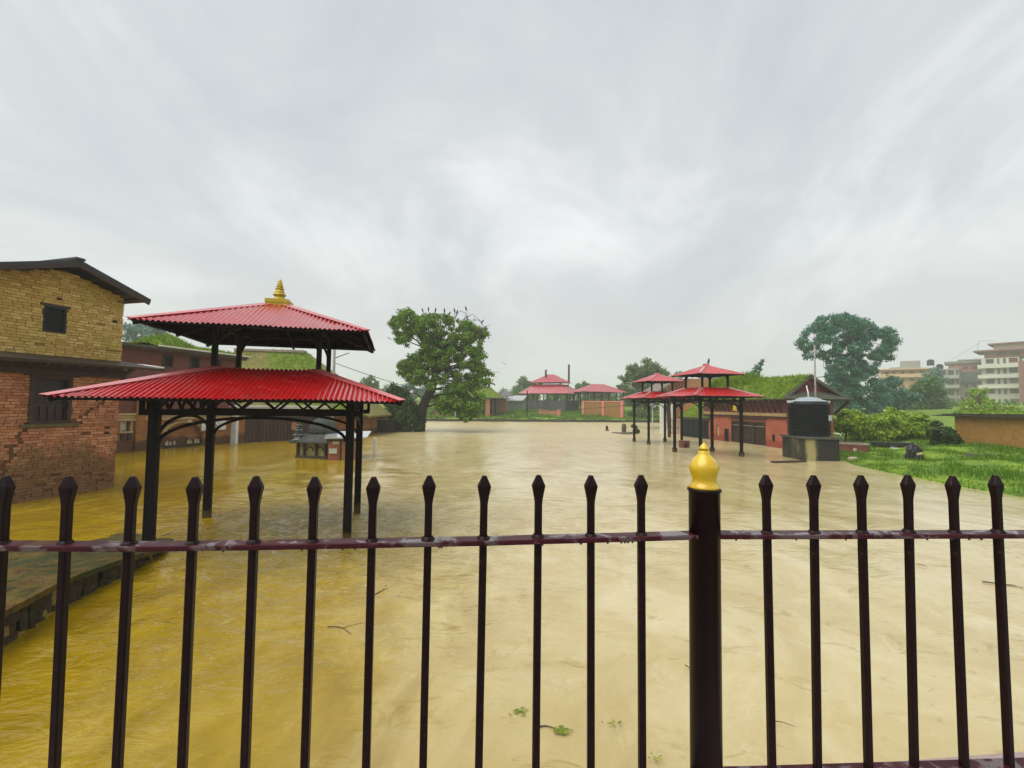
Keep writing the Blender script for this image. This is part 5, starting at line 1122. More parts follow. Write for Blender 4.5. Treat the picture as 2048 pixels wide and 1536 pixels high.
# ------------------------------------------------------------------ town buildings in the rain haze, far right
def facade(name, label, px0, px1, pyb, D, floors, cols, wall, glass, slab_m, turn=.25, depth=9, roof=None, balcony=True):
    a = at(px0, pyb, D); rr_ = ray(px1, pyb); dx_, dy_ = math.cos(turn), math.sin(turn); wd = (a.y * rr_[0] - a.x * rr_[1]) / (dx_ * rr_[1] - dy_ * rr_[0]); root = thing(name, label, 'building', a, turn)
    zb = a.z; fl = [at((px0 + px1) / 2, py, D).z - zb for py in floors]          # floor line heights, bottom to top
    lines = [0] + fl; mb = MB()
    for z0, z1 in zip(lines[:-1], lines[1:]):
        holes = [(wd * x0, wd * x1, z0 + (z1 - z0) * h0, z0 + (z1 - z0) * h1) for x0, x1, h0, h1 in cols]
        wall_pieces(mb, 0, wd, z0, z1, 0, .25, holes)
    mb.box(0, wd, .25, depth, -6, lines[-1]); mb.box(0, wd, 0, .25, -6, 0); mb.build('wall', wall, root)
    for fi, (z0, z1) in enumerate(zip(lines[:-1], lines[1:])):
        for ci, (x0, x1, h0, h1) in enumerate(cols):
            s0, s1, za, zb2 = wd * x0, wd * x1, z0 + (z1 - z0) * h0, z0 + (z1 - z0) * h1
            fm = MB(); fm.box(s0, s0 + .06, .04, .2, za, zb2); fm.box(s1 - .06, s1, .04, .2, za, zb2); fm.box(s0 + .06, s1 - .06, .05, .2, za, za + .06); w_ = fm.build('window', slab_m, root)
            MB().box(s0 + .02, s1 - .02, .17, .22, za, zb2).build('pane', glass[(fi * 3 + ci) % len(glass)], w_)
        if balcony and fi > 1: MB().box(-.6, wd * .98, -1.2, -.02, z0 - .12, z0 + .12).build('balcony_slab', slab_m, root); MB().box(-.6, wd * .98, -1.2, -1.05, z0 + .12, z0 + .80).build('parapet', slab_m, root)
    if roof: MB().box(-.8, wd + .5, -1.2, depth + .5, lines[-1], lines[-1] + .35).build('roof_slab', roof, root)
    return root, wd, lines
cream = mat('cream_wall', (.62, .60, .50), (.54, .53, .43), .8, .5, 8, .2); cream2 = mat('cream_trim', (.70, .70, .60), (.62, .62, .52), .7, .5, 8, .1)
g_dark = mat('dark_glass', (.045, .045, .05), (.08, .075, .075), .3); g_red = mat('red_curtain', (.20, .03, .035), (.14, .02, .03), .5); g_grey = mat('grey_shutter', (.13, .125, .13), (.18, .17, .17), .6); g_brown = mat('brown_shutter', (.12, .08, .055), (.09, .06, .04), .6)
r_, wd, ln_ = facade('apartment_building', 'white balconied apartment block with red rooftop storeys, far right edge', 1966, 2042, 818, 118, (797, 777, 757, 737, 718), [(.11, .35, .42, .93), (.42, .50, .36, .93), (.58, .67, .36, .93), (.73, .98, .42, .94)], cream, [g_dark, g_grey, g_brown, g_red], cream2, -.92, 10)
pink_t = mat('brick_terrace', (.34, .15, .12), (.28, .12, .10), .8, .6, 6, .2)
z0 = ln_[-1]; MB().box(.5, wd + 6, .8, 9, z0 + .2, z0 + 1.8).build('terrace_storey', pink_t, r_); MB().box(-1.4, wd + 7, -.6, 10, z0 + 1.8, z0 + 2.2).build('terrace_slab', mat('terrace_slab', (.30, .14, .13), (.24, .11, .11), .7), r_)
MB().box(2.2, wd + 6, 1, 8, z0 + 2.2, z0 + 3.6).build('top_storey', mat('top_storey', (.42, .34, .24), (.36, .28, .20), .8), r_); MB().box(1.2, wd + 7, .2, 9, z0 + 3.6, z0 + 3.9).build('top_roof', mat('top_roof', (.30, .16, .15), (.24, .12, .12), .7), r_)
for k in range(4): MB().box(2.8 + k * 2.4, 4.4 + k * 2.4, .78, .83, z0 + .5, z0 + 1.5).build('window', g_brown, r_)
fr = MB(); fr.bar((-1, 2, z0 + 2.2), (-.5, 2, z0 + 5.0), .08, .08); fr.bar((-.5, 2, z0 + 5.0), (2.6, 2, z0 + 4.6), .08, .08); fr.bar((-7, 2, z0 - .5), (-.5, 2, z0 + 4.4), .06, .06); fr.build('steel_frame', MAT['concrete'], r_)
a = at(2041, 830, 106); ebr = thing('red_brick_block', 'red brick block cut by the right edge beside the white apartments', 'building', a, -.92); ze = at(2041, 722, 106).z - a.z; MB().box(0, 9, 0, 9, -5, ze).build('wall', brickmat('block_brick', (.36, .15, .12), (.30, .12, .10), (.3, .2, .17), .6, .2), ebr)
for k in range(4): MB().box(2.2, 4.2, -.05, .0, ze * (.12 + k * .22), ze * (.24 + k * .22)).build('window', g_dark, ebr)
dirty = mat('grey_concrete_wall', (.36, .34, .29), (.28, .26, .22), .8, .5, 6, .3); tanw = mat('tan_wall', (.44, .33, .23), (.36, .27, .18), .8, .5, 6, .3); brt = mat('grey_trim', (.42, .41, .36), (.34, .33, .29), .8, .5)
facade('apartment_building', 'grey concrete apartment block with open balconies left of the white block', 1894, 1921, 815, 125, (795, 776, 757, 738), [(.12, .62, .2, .85), (.74, .97, .15, .85)], dirty, [g_dark, g_brown, g_grey], brt, -.85, 8)
r2_, wd2, l2 = facade('apartment_building', 'tan brick apartment block with small windows between the grey and white blocks', 1921, 1964, 815, 127, (798, 781, 765, 748), [(.22, .40, .25, .8), (.60, .76, .25, .8)], tanw, [g_brown, g_dark], brt, -.80, 8, None, False)
MB().box(-1.5, wd2 + .3, -1.0, 5, l2[-2], l2[-1] + .4).build('dark_balcony', mat('caged_balcony', (.10, .12, .13), (.16, .16, .16), .7, 1.5), r2_); MB().box(-2.2, wd2 * .8, -.4, 6, l2[-1] + .4, l2[-1] + 2.9).build('pink_storey', mat('pink_storey', (.40, .20, .17), (.34, .17, .15), .8), r2_); MB().box(-3, wd2 * 1.5, -1, 7, l2[-1] + 2.9, l2[-1] + 3.5).build('roof_slab', MAT['concrete'], r2_)
for k in range(2): MB().box(.6 + k * 1.8, 1.8 + k * 1.8, -.46, -.40, l2[-1] + 1.2, l2[-1] + 2.0).build('window', g_red, r2_)
peach = mat('peach_wall', (.62, .36, .20), (.54, .30, .16), .8, .5, 6, .2); peach2 = mat('peach_trim', (.66, .44, .27), (.58, .38, .22), .7, .5)
facade('school_building', 'long peach coloured building above the tall teal tree', 1762, 1866, 782, 120, (768, 756, 742), [(.08, .17, .3, .8), (.24, .31, .3, .8), (.40, .48, .3, .8), (.57, .66, .3, .8), (.76, .86, .3, .8)], peach, [g_brown, g_grey], peach2, -.68, 8, peach2, True)
r5, w5, l5 = facade('apartment_building', 'low grey brown building behind the trees left of the grey concrete block', 1868, 1896, 800, 135, (780, 760, 742), [(.2, .45, .3, .8), (.6, .85, .3, .8)], dirty, [g_dark, g_brown], brt, -.75, 8, brt, False)

r6, w6, l6 = facade('apartment_building', 'hazy grey block with flat dark roof line behind the tan brick block', 1925, 1990, 800, 150, (780, 760, 740, 722), [(.08, .24, .3, .85), (.34, .5, .3, .85), (.6, .74, .3, .85), (.82, .95, .3, .85)], dirty, [g_dark, g_grey, g_brown], brt, -.85, 9, brt, True)
r7, w7, l7 = facade('apartment_building', 'pale hazy block with open terrace roof left of the peach building', 1786, 1838, 770, 150, (752, 738), [(.1, .28, .3, .85), (.4, .6, .3, .85), (.72, .9, .3, .85)], peach2, [g_grey, g_brown], brt, -.7, 8, brt, False)
MB().box(2, 7, 2, 6, l7[-1] + .3, l7[-1] + 2.6).build('stair_head', dirty, r7)
tk2 = MB().lathe([(.9, 0), (.95, .2), (.95, 1.6), (.6, 1.9), (.2, 2.0)], (9.5, 3, l7[-1] + .9), 12); tk2.build('roof_tank', MAT['steel'], r7)
for k, (px, D__, rr) in enumerate(((1850, 119, r5),)):
    MB().lathe([(.8, 0), (.85, .2), (.85, 1.4), (.5, 1.7), (.2, 1.8)], (1.5, 3, l5[-1] + .4), 12).build('roof_tank', MAT['steel'], rr)
# ------------------------------------------------------------------ trees
def leaves_np(cl, n, size, flat=1.0, droop=0.0, shell=.45):
    """n diamond leaves shared among clumps (x, y, z, r); denser towards each clump's rim"""
    cl = np.array(cl, float); wgt = cl[:, 3] ** 2; wgt /= wgt.sum(); i = rng.choice(len(cl), n, p=wgt)
    d = rng.normal(0, 1, (n, 3)); rr_ = np.linalg.norm(d, axis=1)[:, None]; d = d / rr_
    P = cl[i, :3] + d * np.minimum(rr_, 2.4) * .58 * cl[i, 3][:, None] * np.array([1, 1, flat]); P[:, 2] -= droop * rng.random(n) ** 2
    a = rng.normal(0, 1, (n, 3)); a[:, 2] -= .5 + droop; a /= np.linalg.norm(a, axis=1)[:, None]
    b_ = np.cross(a, d + rng.normal(0, .5, (n, 3))); b_ /= np.linalg.norm(b_, axis=1)[:, None] + 1e-9
    s = size * rng.uniform(.6, 1.35, n)[:, None]; V = np.empty((n, 4, 3)); V[:, 0] = P - a * s; V[:, 2] = P + a * s; nn = np.cross(a, b_)
    V[:, 1] = P + b_ * s * .5 + nn * s * .18; V[:, 3] = P - b_ * s * .5 + nn * s * .18
    return V.reshape(-1, 3), np.arange(4 * n).reshape(-1, 4)
def tree(name, label, base_px, D, clumps, n, size, lm, trunk, limbs=True, cat='tree', spread=.8, group=None, flat=.85, droop=0, extra=None, seed=1, bark=None, twigs=True, poly=None, holes=(), npoly=0, prad=(5, 10)):
    rs = random.Random(seed); p0 = at(base_px[0], base_px[1], D); root = thing(name, label, cat, p0, 0, group)
    cl = []; sub = []
    for (x, y, r) in clumps:
        rr = M(r, D); dy = rs.uniform(-1, 1) * spread * M(60, D) * .5
        w_ = at(x, y, D + dy) - p0; cl.append((w_.x, w_.y, w_.z, rr)); cl.append(None); cl.append(None)
        for _ in range(14):                          # every bough carries a dozen sprays; they leave gaps and a ragged rim
            d_ = Vector((rs.gauss(0, 1), rs.gauss(0, 1), rs.gauss(0, 1))); d_.normalize(); q = rr * rs.uniform(.2, 1.12); s_ = rr * rs.uniform(.28, .56)
            sub.append((w_.x + d_.x * q, w_.y + d_.y * q, w_.z + d_.z * q * flat, s_))
    if poly:                                         # boughs spread through the whole crown, with gaps where the sky shows
        sub = []; pa = np.array(poly, float); lo_, hi_ = pa.min(0), pa.max(0)
        while len(sub) < npoly:
            x, y = rs.uniform(lo_[0], hi_[0]), rs.uniform(lo_[1], hi_[1]); ins = False
            for i in range(len(pa)):
                (xa, ya), (xb, yb) = pa[i], pa[i - 1]
                if (ya > y) != (yb > y) and x < (xb - xa) * (y - ya) / (yb - ya) + xa: ins = not ins
            if not ins or any((x - hx) ** 2 + (y - hy) ** 2 < hr * hr for hx, hy, hr in holes): continue
            if math.sin(x * .145 + 2 * math.sin(y * .11)) * math.sin(y * .16 + x * .05) > (.85 if y < 655 else .68): continue
            dd_ = rs.uniform(-1, 1) * spread * M(55, D); q = at(x, y, D + dd_) - p0; sub.append((q.x, q.y, q.z, M(rs.uniform(*prad), D)))
    V, F_ = leaves_np(sub, n, size, .8, droop, .05); np_obj('crown', V, F_, lm, root)
    mb = MB(); T = [at(x, y, D) - p0 for x, y, r in trunk]; mb.tube([T[0] - Vector((0, 0, 1.2))] + T, [trunk[0][2] * 1.15] + [t_[2] for t_ in trunk], 9); mb.build('trunk', bark or MAT['bark'], root, True)
    if limbs:
        mb = MB()
        for i, c in enumerate(cl[::3]):
            c = Vector(c[:3]); cand = [t_ for t_ in T if t_.z < c.z + .5] or [T[-1]]; s = min(cand[max(0, len(cand) - 4):], key=lambda t_: (t_ - c).length); mid = s.lerp(c, .5) + Vector((rs.uniform(-.2, .2), rs.uniform(-.2, .2), .12 * (c - s).length)); r0 = trunk[-1][2] * .75
            mb.tube([s, s.lerp(mid, .6) + Vector((0, 0, .05)), mid, c], [r0, r0 * .75, r0 * .55, r0 * .25], 6)
            for _ in range(3 if twigs else 0):
                a = c + Vector((rs.uniform(-1, 1), rs.uniform(-1, 1), rs.uniform(-.4, 1))) * M(20, D); mb.tube([mid.lerp(c, .6), a], [r0 * .25, r0 * .08], 4)
        mb.build('limbs', bark or MAT['bark'], root, True)
    if extra: extra(root, p0)
    return root
def main_extra(root, p0):
    mb = MB(); rs = random.Random(5)                 # bare twigs above the crown on the right
    for x, y in ((845, 623), (857, 622), (871, 624), (889, 624), (899, 629), (909, 624), (914, 626), (932, 621), (934, 637), (950, 632), (965, 645)):
        a = at(x + rs.uniform(-14, 2), y + 30, 33.7) - p0; c = at(x, y + 3, 33.7) - p0; mb.tube([a, a.lerp(c, .5) + Vector((rs.uniform(-.1, .1), 0, .1)), c], [.035, .02, .012], 4)
    for (x0, y0, x1, y1, x2, y2) in ((925, 640, 945, 628, 965, 645), (905, 640, 920, 622, 938, 628), (945, 640, 958, 640, 970, 655)): mb.tube([at(x0, y0, 33.7) - p0, at(x1, y1, 33.7) - p0, at(x2, y2, 33.7) - p0], [.03, .02, .01], 4)
    mb.build('bare_twigs', MAT['bark'], root)
MAINC = [(800, 640, 21), (830, 636, 24), (862, 640, 22), (893, 645, 22), (925, 655, 20), (955, 664, 14), (966, 662, 9), (805, 662, 20), (815, 682, 16), (845, 662, 24), (872, 668, 26), (905, 672, 24), (935, 685, 20), (955, 695, 13), (897, 695, 22), (925, 705, 24), (868, 712, 24), (890, 722, 24), (850, 728, 16), (815, 722, 13), (806, 735, 10), (835, 742, 20), (820, 752, 13), (860, 748, 22), (888, 750, 20), (915, 738, 16), (950, 712, 14), (948, 738, 20), (972, 738, 12), (983, 748, 6), (945, 762, 22), (930, 788, 24), (950, 798, 16), (945, 820, 17), (926, 822, 14), (905, 790, 14), (838, 760, 10), (965, 760, 14), (935, 772, 22), (880, 640, 14), (843, 690, 8), (900, 805, 16), (878, 800, 14), (870, 785, 10)]
tree('leaning_tree', 'big leaning leafy green tree rising from the flood edge with crows on top', (843, 862), 33.7, MAINC, 56000, .10, LEAF['main'], [(838, 866, .46), (840, 840, .40), (845, 815, .36), (852, 797, .34), (862, 780, .32), (868, 765, .26), (869, 745, .2), (862, 720, .16), (880, 700, .13)], spread=.9, extra=main_extra, seed=3, npoly=560, prad=(4, 9),
     poly=[(785, 652), (788, 632), (800, 622), (830, 624), (862, 633), (900, 631), (935, 645), (960, 657), (975, 658), (972, 672), (958, 690), (966, 712), (962, 732), (988, 738), (984, 756), (972, 772), (965, 800), (958, 838), (930, 842), (915, 822), (895, 832), (873, 822), (866, 800), (880, 788), (900, 775), (880, 768), (862, 775), (848, 766), (832, 770), (812, 764), (798, 740), (802, 722), (830, 712), (848, 698), (842, 688), (818, 694), (795, 682)],
     holes=[(834, 690, 13), (822, 702, 12), (889, 660, 6), (905, 737, 7), (922, 722, 6), (862, 692, 6), (849, 783, 8), (880, 742, 5), (940, 718, 6), (815, 745, 4), (895, 690, 4), (902, 758, 9), (870, 660, 4)])
tree('vine_tangle', 'dark vine tangle smothering the leaning tree foot, hanging to the water', (822, 862), 33.0, [(785, 778, 13), (798, 788, 14), (775, 800, 9), (790, 812, 14), (805, 805, 15), (815, 825, 17), (800, 838, 15), (822, 842, 15), (838, 848, 10), (812, 855, 10), (788, 840, 11), (842, 835, 8), (828, 815, 10), (780, 826, 9), (838, 858, 7), (795, 855, 8)], 14000, .10, LEAF['vine'], [(822, 862, .1), (818, 830, .08), (806, 800, .06)], cat='vine', spread=.5, droop=.5, seed=4)
mb = MB(); a = at(1, 1, 33); pz = [at(815, 786, 32.4), at(832, 787, 32.4), at(842, 795, 32.6)]; lamp_ = thing('street_lamp', 'dark curved lamp arm with white bulb reaching out of the vine tangle', 'street lamp'); MB().tube(pz, .05, 6).build('arm', MAT['steel'], lamp_)
MB().lathe([(.03, -.12), (.12, -.06), (.14, .02), (.08, .1), (.02, .13)], at(824, 784, 32.3), 10).build('bulb', MAT['white'], lamp_)
TEAL = [(1620, 682, 15), (1638, 660, 17), (1662, 645, 17), (1690, 643, 18), (1716, 652, 18), (1742, 660, 17), (1772, 664, 11), (1787, 676, 9), (1775, 690, 11), (1752, 684, 17), (1722, 680, 18), (1690, 672, 20), (1660, 672, 17), (1640, 690, 10), (1612, 708, 8), (1690, 706, 17), (1725, 708, 16), (1758, 706, 13), (1668, 704, 12), (1700, 734, 17), (1735, 728, 14), (1675, 728, 12), (1655, 748, 10), (1695, 762, 20), (1725, 752, 16), (1668, 770, 16), (1715, 785, 22), (1690, 800, 22), (1738, 785, 18), (1750, 808, 18), (1720, 815, 20), (1672, 805, 14), (1768, 822, 14), (1655, 790, 18), (1650, 820, 18), (1780, 800, 14), (1775, 775, 10), (1700, 830, 20), (1668, 830, 18), (1745, 765, 12), (1780, 705, 6), (1608, 690, 7), (1630, 715, 6)]
tree('tall_tree', 'tall spreading teal green tree in rain haze behind the moss roofed hall', (1712, 840), 52, TEAL, 52000, .14, LEAF['teal'], [(1712, 850, .4), (1710, 800, .36), (1706, 760, .30), (1705, 725, .22), (1706, 695, .15), (1698, 670, .08)], spread=1.0, flat=.75, seed=9, npoly=520, prad=(4, 9),
     poly=[(1600, 694), (1602, 668), (1622, 650), (1645, 638), (1690, 629), (1722, 640), (1745, 652), (1778, 652), (1797, 662), (1792, 690), (1782, 718), (1758, 726), (1752, 742), (1742, 756), (1765, 770), (1780, 800), (1785, 838), (1640, 842), (1638, 800), (1650, 770), (1640, 750), (1660, 742), (1655, 722), (1640, 712), (1612, 720)],
     holes=[(1648, 692, 8), (1630, 702, 7), (1715, 692, 6), (1745, 704, 6), (1700, 712, 5), (1735, 728, 8), (1662, 708, 5), (1765, 690, 5), (1690, 680, 4)])
def mass(name, label, clumps, D, n, size, lm, base, grp=None, seed=1, flat=.9, r0=.25):
    return tree(name, label, base, D, clumps, n, size, lm, [(base[0], base[1], r0), ((base[0] + clumps[0][0]) / 2, (base[1] + clumps[0][1]) / 2, r0 * .7), (clumps[0][0], clumps[0][1], r0 * .4)], True, 'tree', .6, grp, flat, seed=seed)
mass('broad_tree', 'dark rounded tree between the tall teal tree and the peach building', [(1795, 785, 20), (1785, 765, 14), (1770, 790, 16), (1812, 800, 18), (1790, 812, 18), (1775, 825, 14)], 58, 8000, .2, LEAF['teal'], (1792, 840), seed=12)
mass('broad_tree', 'round mid green tree in front of the grey brown low building', [(1848, 775, 22), (1830, 795, 20), (1862, 800, 22), (1840, 818, 22), (1872, 785, 16), (1815, 815, 14), (1868, 822, 16), (1884, 810, 12)], 62, 11000, .2, LEAF['far'], (1850, 842), seed=13)
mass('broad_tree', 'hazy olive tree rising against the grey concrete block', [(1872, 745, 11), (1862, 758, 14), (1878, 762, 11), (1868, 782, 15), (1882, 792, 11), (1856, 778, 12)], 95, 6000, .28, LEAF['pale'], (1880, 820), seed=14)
mass('bushy_tree', 'yellow green bushy tree in front of the white apartment block', [(1958, 790, 13), (1945, 805, 16), (1970, 808, 16), (1955, 822, 16), (1985, 820, 12), (1930, 820, 14), (2010, 822, 10), (2030, 822, 9)], 48, 8000, .14, LEAF['hedge'], (1958, 838), seed=15)
mass('bushy_tree', 'pale scrubby tree mass at the foot of the grey concrete block', [(1905, 828, 12), (1925, 832, 12), (1885, 835, 12), (1900, 842, 12), (1870, 842, 10)], 70, 5000, .18, LEAF['far'], (1900, 850), seed=16)
mass('round_tree', 'large round dark green tree behind the far right pavilion', [(1295, 740, 18), (1270, 745, 16), (1320, 748, 17), (1252, 760, 13), (1280, 765, 20), (1310, 772, 20), (1340, 762, 14), (1258, 782, 14), (1290, 790, 18), (1325, 795, 16), (1268, 800, 16), (1300, 815, 16), (1355, 750, 7), (1243, 775, 8)], 74, 16000, .22, LEAF['far'], (1290, 832), seed=17, r0=.4)
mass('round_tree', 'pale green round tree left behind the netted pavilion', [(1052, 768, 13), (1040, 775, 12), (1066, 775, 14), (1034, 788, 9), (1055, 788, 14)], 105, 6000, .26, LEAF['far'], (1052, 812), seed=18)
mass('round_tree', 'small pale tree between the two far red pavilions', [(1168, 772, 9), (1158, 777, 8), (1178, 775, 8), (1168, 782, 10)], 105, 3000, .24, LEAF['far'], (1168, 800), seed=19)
mass('slender_tree', 'slender pale tree rising over the moss roof ridge', [(1522, 728, 5), (1512, 736, 6), (1508, 745, 7), (1518, 738, 5), (1503, 752, 6), (1525, 722, 3)], 48, 700, .14, LEAF['teal'], (1510, 800), seed=20, r0=.1)
mass('roof_shrub', 'tall bright shrub growing on the moss roof behind the pavilion', [(1500, 758, 7), (1512, 765, 8), (1488, 768, 7), (1525, 770, 7), (1540, 768, 5)], 29.0, 2600, .10, LEAF['hedge'], (1505, 785), seed=21, r0=.05)
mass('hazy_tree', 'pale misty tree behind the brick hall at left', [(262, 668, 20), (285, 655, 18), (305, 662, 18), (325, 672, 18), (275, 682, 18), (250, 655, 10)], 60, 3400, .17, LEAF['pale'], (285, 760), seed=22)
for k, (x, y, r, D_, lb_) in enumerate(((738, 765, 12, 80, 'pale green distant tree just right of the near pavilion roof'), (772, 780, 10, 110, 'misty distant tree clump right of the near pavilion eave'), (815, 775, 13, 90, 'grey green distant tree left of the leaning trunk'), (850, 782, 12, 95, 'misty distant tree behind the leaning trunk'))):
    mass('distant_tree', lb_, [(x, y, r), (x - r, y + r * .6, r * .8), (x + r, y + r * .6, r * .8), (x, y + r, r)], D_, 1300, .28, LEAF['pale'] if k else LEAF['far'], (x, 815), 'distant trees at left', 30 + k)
for k, (x, y, r, D_, lb_) in enumerate(((880, 825, 10, 57.5, 'dark shrub on the far bank beside the orange brick stub'), (912, 828, 9, 56.8, 'dark shrub under the white far bank lamp post'), (938, 832, 9, 56.5, 'green shrub on the far bank below the temple front'), (1290, 825, 9, 60, 'rounded dark shrub on the far bank behind the far right pavilion'), (1270, 826, 8, 60, 'low shrub on the far bank right of the pink pillared wall'), (1330, 828, 7, 58, 'bright shrub on the bank left of the white gateposts'))):
    mass('bank_shrub', lb_, [(x, y, r), (x - r, y + 3, r * .7), (x + r, y + 3, r * .7)], D_, 900, .16, LEAF['vine'] if k < 3 else LEAF['hedge'] if k == 5 else LEAF['far'], (x, 838), 'shrubs on the far bank', 50 + k)
mass('water_shrub', 'small dark green shrub growing on the stone heap in the water', [(1272, 857, 5), (1266, 852, 4), (1275, 863, 4), (1268, 864, 4)], 33.6, 700, .08, LEAF['vine'], (1270, 868), seed=60, r0=.04)
# yellow green hedge behind the tank, a darker bush at its right end
hedge = [(1690, 838, 15, 'bright yellow green bush right beside the black tank'), (1712, 842, 15, 'bright green bush second along the hedge from the tank'), (1738, 852, 15, 'leafy green bush in the middle of the hedge'), (1764, 846, 16, 'yellow topped bush in the hedge behind the planter'), (1790, 838, 16, 'yellowest tall bush of the hedge'), (1816, 846, 16, 'mid green bush behind the tarpaulin heap'), (1840, 848, 15, 'spreading green bush right of the tarpaulin heap')]
for k, (x, y, r, lb_) in enumerate(hedge):
    D_ = 23.5 + .35 * (k % 3); tree('hedge_bush', lb_, (x, 884), D_, [(x, y - 4, r), (x - r * .7, y + 10, r), (x + r * .7, y + 10, r), (x, y + 20, r), (x - r * .4, y - 12, r * .5), (x + r * .5, y - 10, r * .5)], 5200, .08, LEAF['hedge'], [(x, 886, .06), (x + 2, 868, .045), (x - 1, y, .03)], cat='bush', spread=.5, group='bushes of the hedge behind the tank', seed=70 + k)
tree('dark_bush', 'dark broad leaved bush against the mud brick wall end', (1885, 886), 21.0, [(1880, 862, 15), (1900, 868, 14), (1868, 874, 13), (1890, 880, 14), (1908, 880, 10)], 5000, .085, LEAF['vine'], [(1885, 890, .06), (1884, 875, .045), (1882, 865, .03)], cat='bush', spread=.5, seed=80)

# a low wood beyond the far bank: too many crowns to count
V_, F2 = [], []; k0 = 0
cls = []
for i in range(420):
    px = random.uniform(690, 1420) if i < 270 else random.uniform(1640, 2060); D_ = random.uniform(86, 100) if i < 270 else random.uniform(68, 84); y_ = 806 + (px - 1024) * .012 + random.uniform(-22, 8) + (6 if px < 1000 else 0) + (12 if i >= 270 else 0); q = at(px, y_, D_); cls.append((q.x, q.y, q.z, M(random.uniform(6, 11), D_)))
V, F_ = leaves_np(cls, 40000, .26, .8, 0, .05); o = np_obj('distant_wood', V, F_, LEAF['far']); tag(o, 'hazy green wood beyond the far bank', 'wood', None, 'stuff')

# ------------------------------------------------------------------ crows
crow_m = mat('crow_feathers', (.012, .012, .015), (.025, .025, .028), .5, 20, 60, .2)
def crow_mesh():
    mb = MB(); mb.lathe([(.01, -.24), (.05, -.20), (.09, -.08), (.10, .02), (.07, .12), (.045, .16)], (0, 0, 0), 9); mb.lathe([(.03, .13), (.058, .17), (.062, .21), (.04, .26), (.01, .28)], (.02, 0, 0), 8)
    mb.add([(.06, -.015, .21), (.06, .015, .21), (.06, 0, .235), (.16, 0, .20)], [(0, 1, 3), (1, 2, 3), (2, 0, 3), (0, 2, 1)]); mb.add([(-.02, -.05, -.15), (-.02, .05, -.15), (-.07, .04, -.40), (-.07, -.04, -.40), (-.05, -.05, -.15), (-.05, .05, -.15), (-.09, .04, -.40), (-.09, -.04, -.40)], [(0, 1, 2, 3), (7, 6, 5, 4), (0, 4, 5, 1), (1, 5, 6, 2), (2, 6, 7, 3), (3, 7, 4, 0)])
    for s in (-.04, .04): mb.tube([(0, s, -.16), (.02, s, -.28)], .010, 4)
    return mb.mesh('crow', crow_m, True)
cm_ = crow_mesh()
crow_at = [(845, 620, 33.7, .5), (857, 618, 33.7, .3), (871, 620, 33.7, -.3), (889, 621, 33.7, -.5), (899, 627, 33.7, .4), (909, 621, 33.7, -.4), (914, 624, 33.7, -.5), (932, 617, 33.7, .2), (934, 634, 33.7, .1), (965, 643, 33.7, -.9)]
pos_w = ('leftmost crow on the treetop, leaning right', 'second crow from the left on the treetop', 'upright crow over the crown centre', 'crow right of the crown centre on the treetop', 'low perched crow among the bare twigs, left', 'crow high on the bare twigs, first of a close pair', 'second crow of the close pair on the bare twigs', 'topmost crow on the arching bare twig', 'crow just below the topmost one', 'rightmost crow hunched on the outer twig')
for k, (x, y, D_, tilt) in enumerate(crow_at):
    o = bpy.data.objects.new('crow', cm_); COL.objects.link(o); o.location = at(x, y, D_); o.rotation_euler = (0, tilt, random.uniform(-.6, 3.4)); o.scale = (.66,) * 3; tag(o, pos_w[k], 'bird', 'crows perched on the leaning tree')
o = bpy.data.objects.new('crow', cm_); COL.objects.link(o); o.location = Vector((8.476, 19.613, 4.06)) + Vector((.11, 0, -.02)); o.rotation_euler = (0, -.25, 2.6); o.scale = (.48,) * 3; tag(o, 'crow sitting on the peak of the near right pavilion', 'bird')
o = bpy.data.objects.new('crow', cm_); COL.objects.link(o); o.location = Vector((8.171, 25.32, 4.06)); o.rotation_euler = (0, .3, .4); o.scale = (.55,) * 3; tag(o, 'crow sitting on the peak of the pavilion behind', 'bird')
fl = MB().lathe([(.01, -.28), (.05, -.15), (.06, .05), (.03, .2), (.01, .28)], (0, 0, 0), 7); fl.add([(0, 0, .1), (0, 0, -.1), (.5, .1, -.05), (.75, .0, -.12), (0, .02, .1), (0, .02, -.1), (.5, .12, -.05)], [(0, 1, 3, 2), (4, 6, 3, 5), (0, 2, 6, 4)]); fl.add([(0, 0, .1), (0, 0, -.1), (-.5, .1, -.05), (-.75, .0, -.12), (0, .02, .1), (0, .02, -.1), (-.5, .12, -.05)], [(0, 2, 3, 1), (4, 5, 3, 6), (0, 4, 6, 2)])
fm_ = fl.mesh('flying_bird', crow_m)
for (x, y, D_, rz, lb_) in ((779, 677, 55, .6, 'grey bird in flight left of the leaning tree'), (1008, 727, 70, -.4, 'tiny bird in flight right of the leaning tree')):
    o = bpy.data.objects.new('flying_bird', fm_); COL.objects.link(o); o.location = at(x, y, D_); o.rotation_euler = (1.2, .5, rz); o.scale = (.5,) * 3; tag(o, lb_, 'bird')

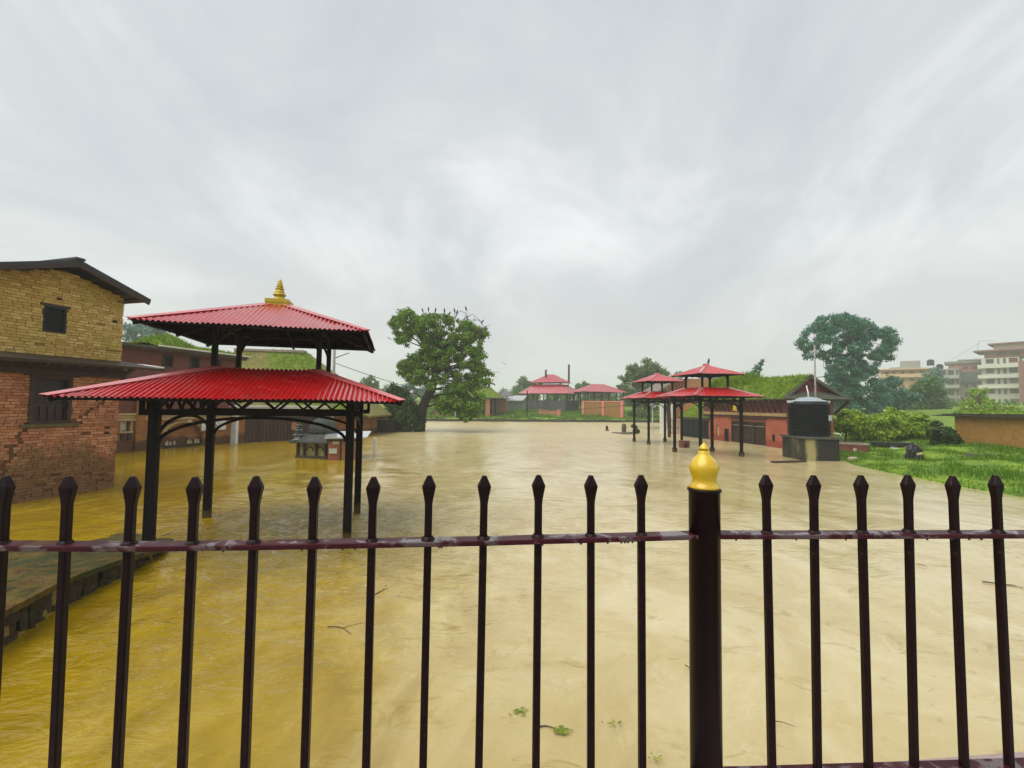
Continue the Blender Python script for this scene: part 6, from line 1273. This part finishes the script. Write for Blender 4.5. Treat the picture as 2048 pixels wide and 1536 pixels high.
# ------------------------------------------------------------------ grass
n = 90000; x = rng.uniform(11.6, 24, n); y = 7 + (rng.random(n) ** .8) * 21; s = signed(x, y); k = (s > .02) & ~((x > 20.2 + (y - 16.2) * .25) & (y < 23))
clump = np.sin(2.3 * x + 1.1 * y) * np.sin(1.9 * y - .7 * x) + .6 * np.sin(5.3 * x) * np.sin(4.7 * y + 1); x, y, clump = x[k], y[k], clump[k]; z = height(x, y) - .02
P = np.stack([x, y, z], 1); hs = np.clip(.45 + .5 * clump + .5 * (np.sin(.9 * x + 2) * np.sin(1.1 * y) > .55), .10, 1.7)
V, F_ = tuft_np(P[:1], len(P), 1, 1, .016, .35); V = V.reshape(-1, 3, 3); V = V - P[0]; sc_ = (hs * rng.uniform(.08, .24, len(P)))[:, None]; V[:, 2] *= sc_; V = V + P[:, None, :]
g_ = np_obj('bank_grass', V.reshape(-1, 3), F_, LEAF['grass']); tag(g_, 'lush green grass covering the right bank', 'grass', None, 'stuff')
n = 60000; x = rng.uniform(-14, 26, n); y = rng.uniform(53.5, 70, n); s = signed(x, y); k = (s > .3); x, y = x[k], y[k]; P = np.stack([x, y, height(x, y) - .03], 1)
V, F_ = tuft_np(P[:1], len(P), 1, 1, .05, .4); V = V.reshape(-1, 3, 3) - P[0]; cl_ = np.clip(.6 + .5 * np.sin(.9 * x + .3 * y) * np.sin(1.3 * y), .2, 1.1); V[:, 2] *= (cl_ * rng.uniform(.15, .5, len(P)))[:, None]; V = V + P[:, None, :]
g_ = np_obj('far_bank_grass', V.reshape(-1, 3), F_, LEAF['grass']); tag(g_, 'tall green grass along the far bank', 'grass', None, 'stuff')

# ------------------------------------------------------------------ rain haze in the air
hz_ = MB().box(-640, 640, -640, 640, -2.2, 34).build('haze'); tag(hz_, kind='stuff')
m = bpy.data.materials.new('haze'); m.use_nodes = True; t = m.node_tree; t.nodes.clear(); o_ = t.nodes.new('ShaderNodeOutputMaterial'); v_ = t.nodes.new('ShaderNodeVolumePrincipled')
v_.inputs['Color'].default_value = (.93, .96, .97, 1); v_.inputs['Density'].default_value = .0016; v_.inputs['Anisotropy'].default_value = .2; t.links.new(v_.outputs[0], o_.inputs['Volume']); hz_.data.materials.append(m)
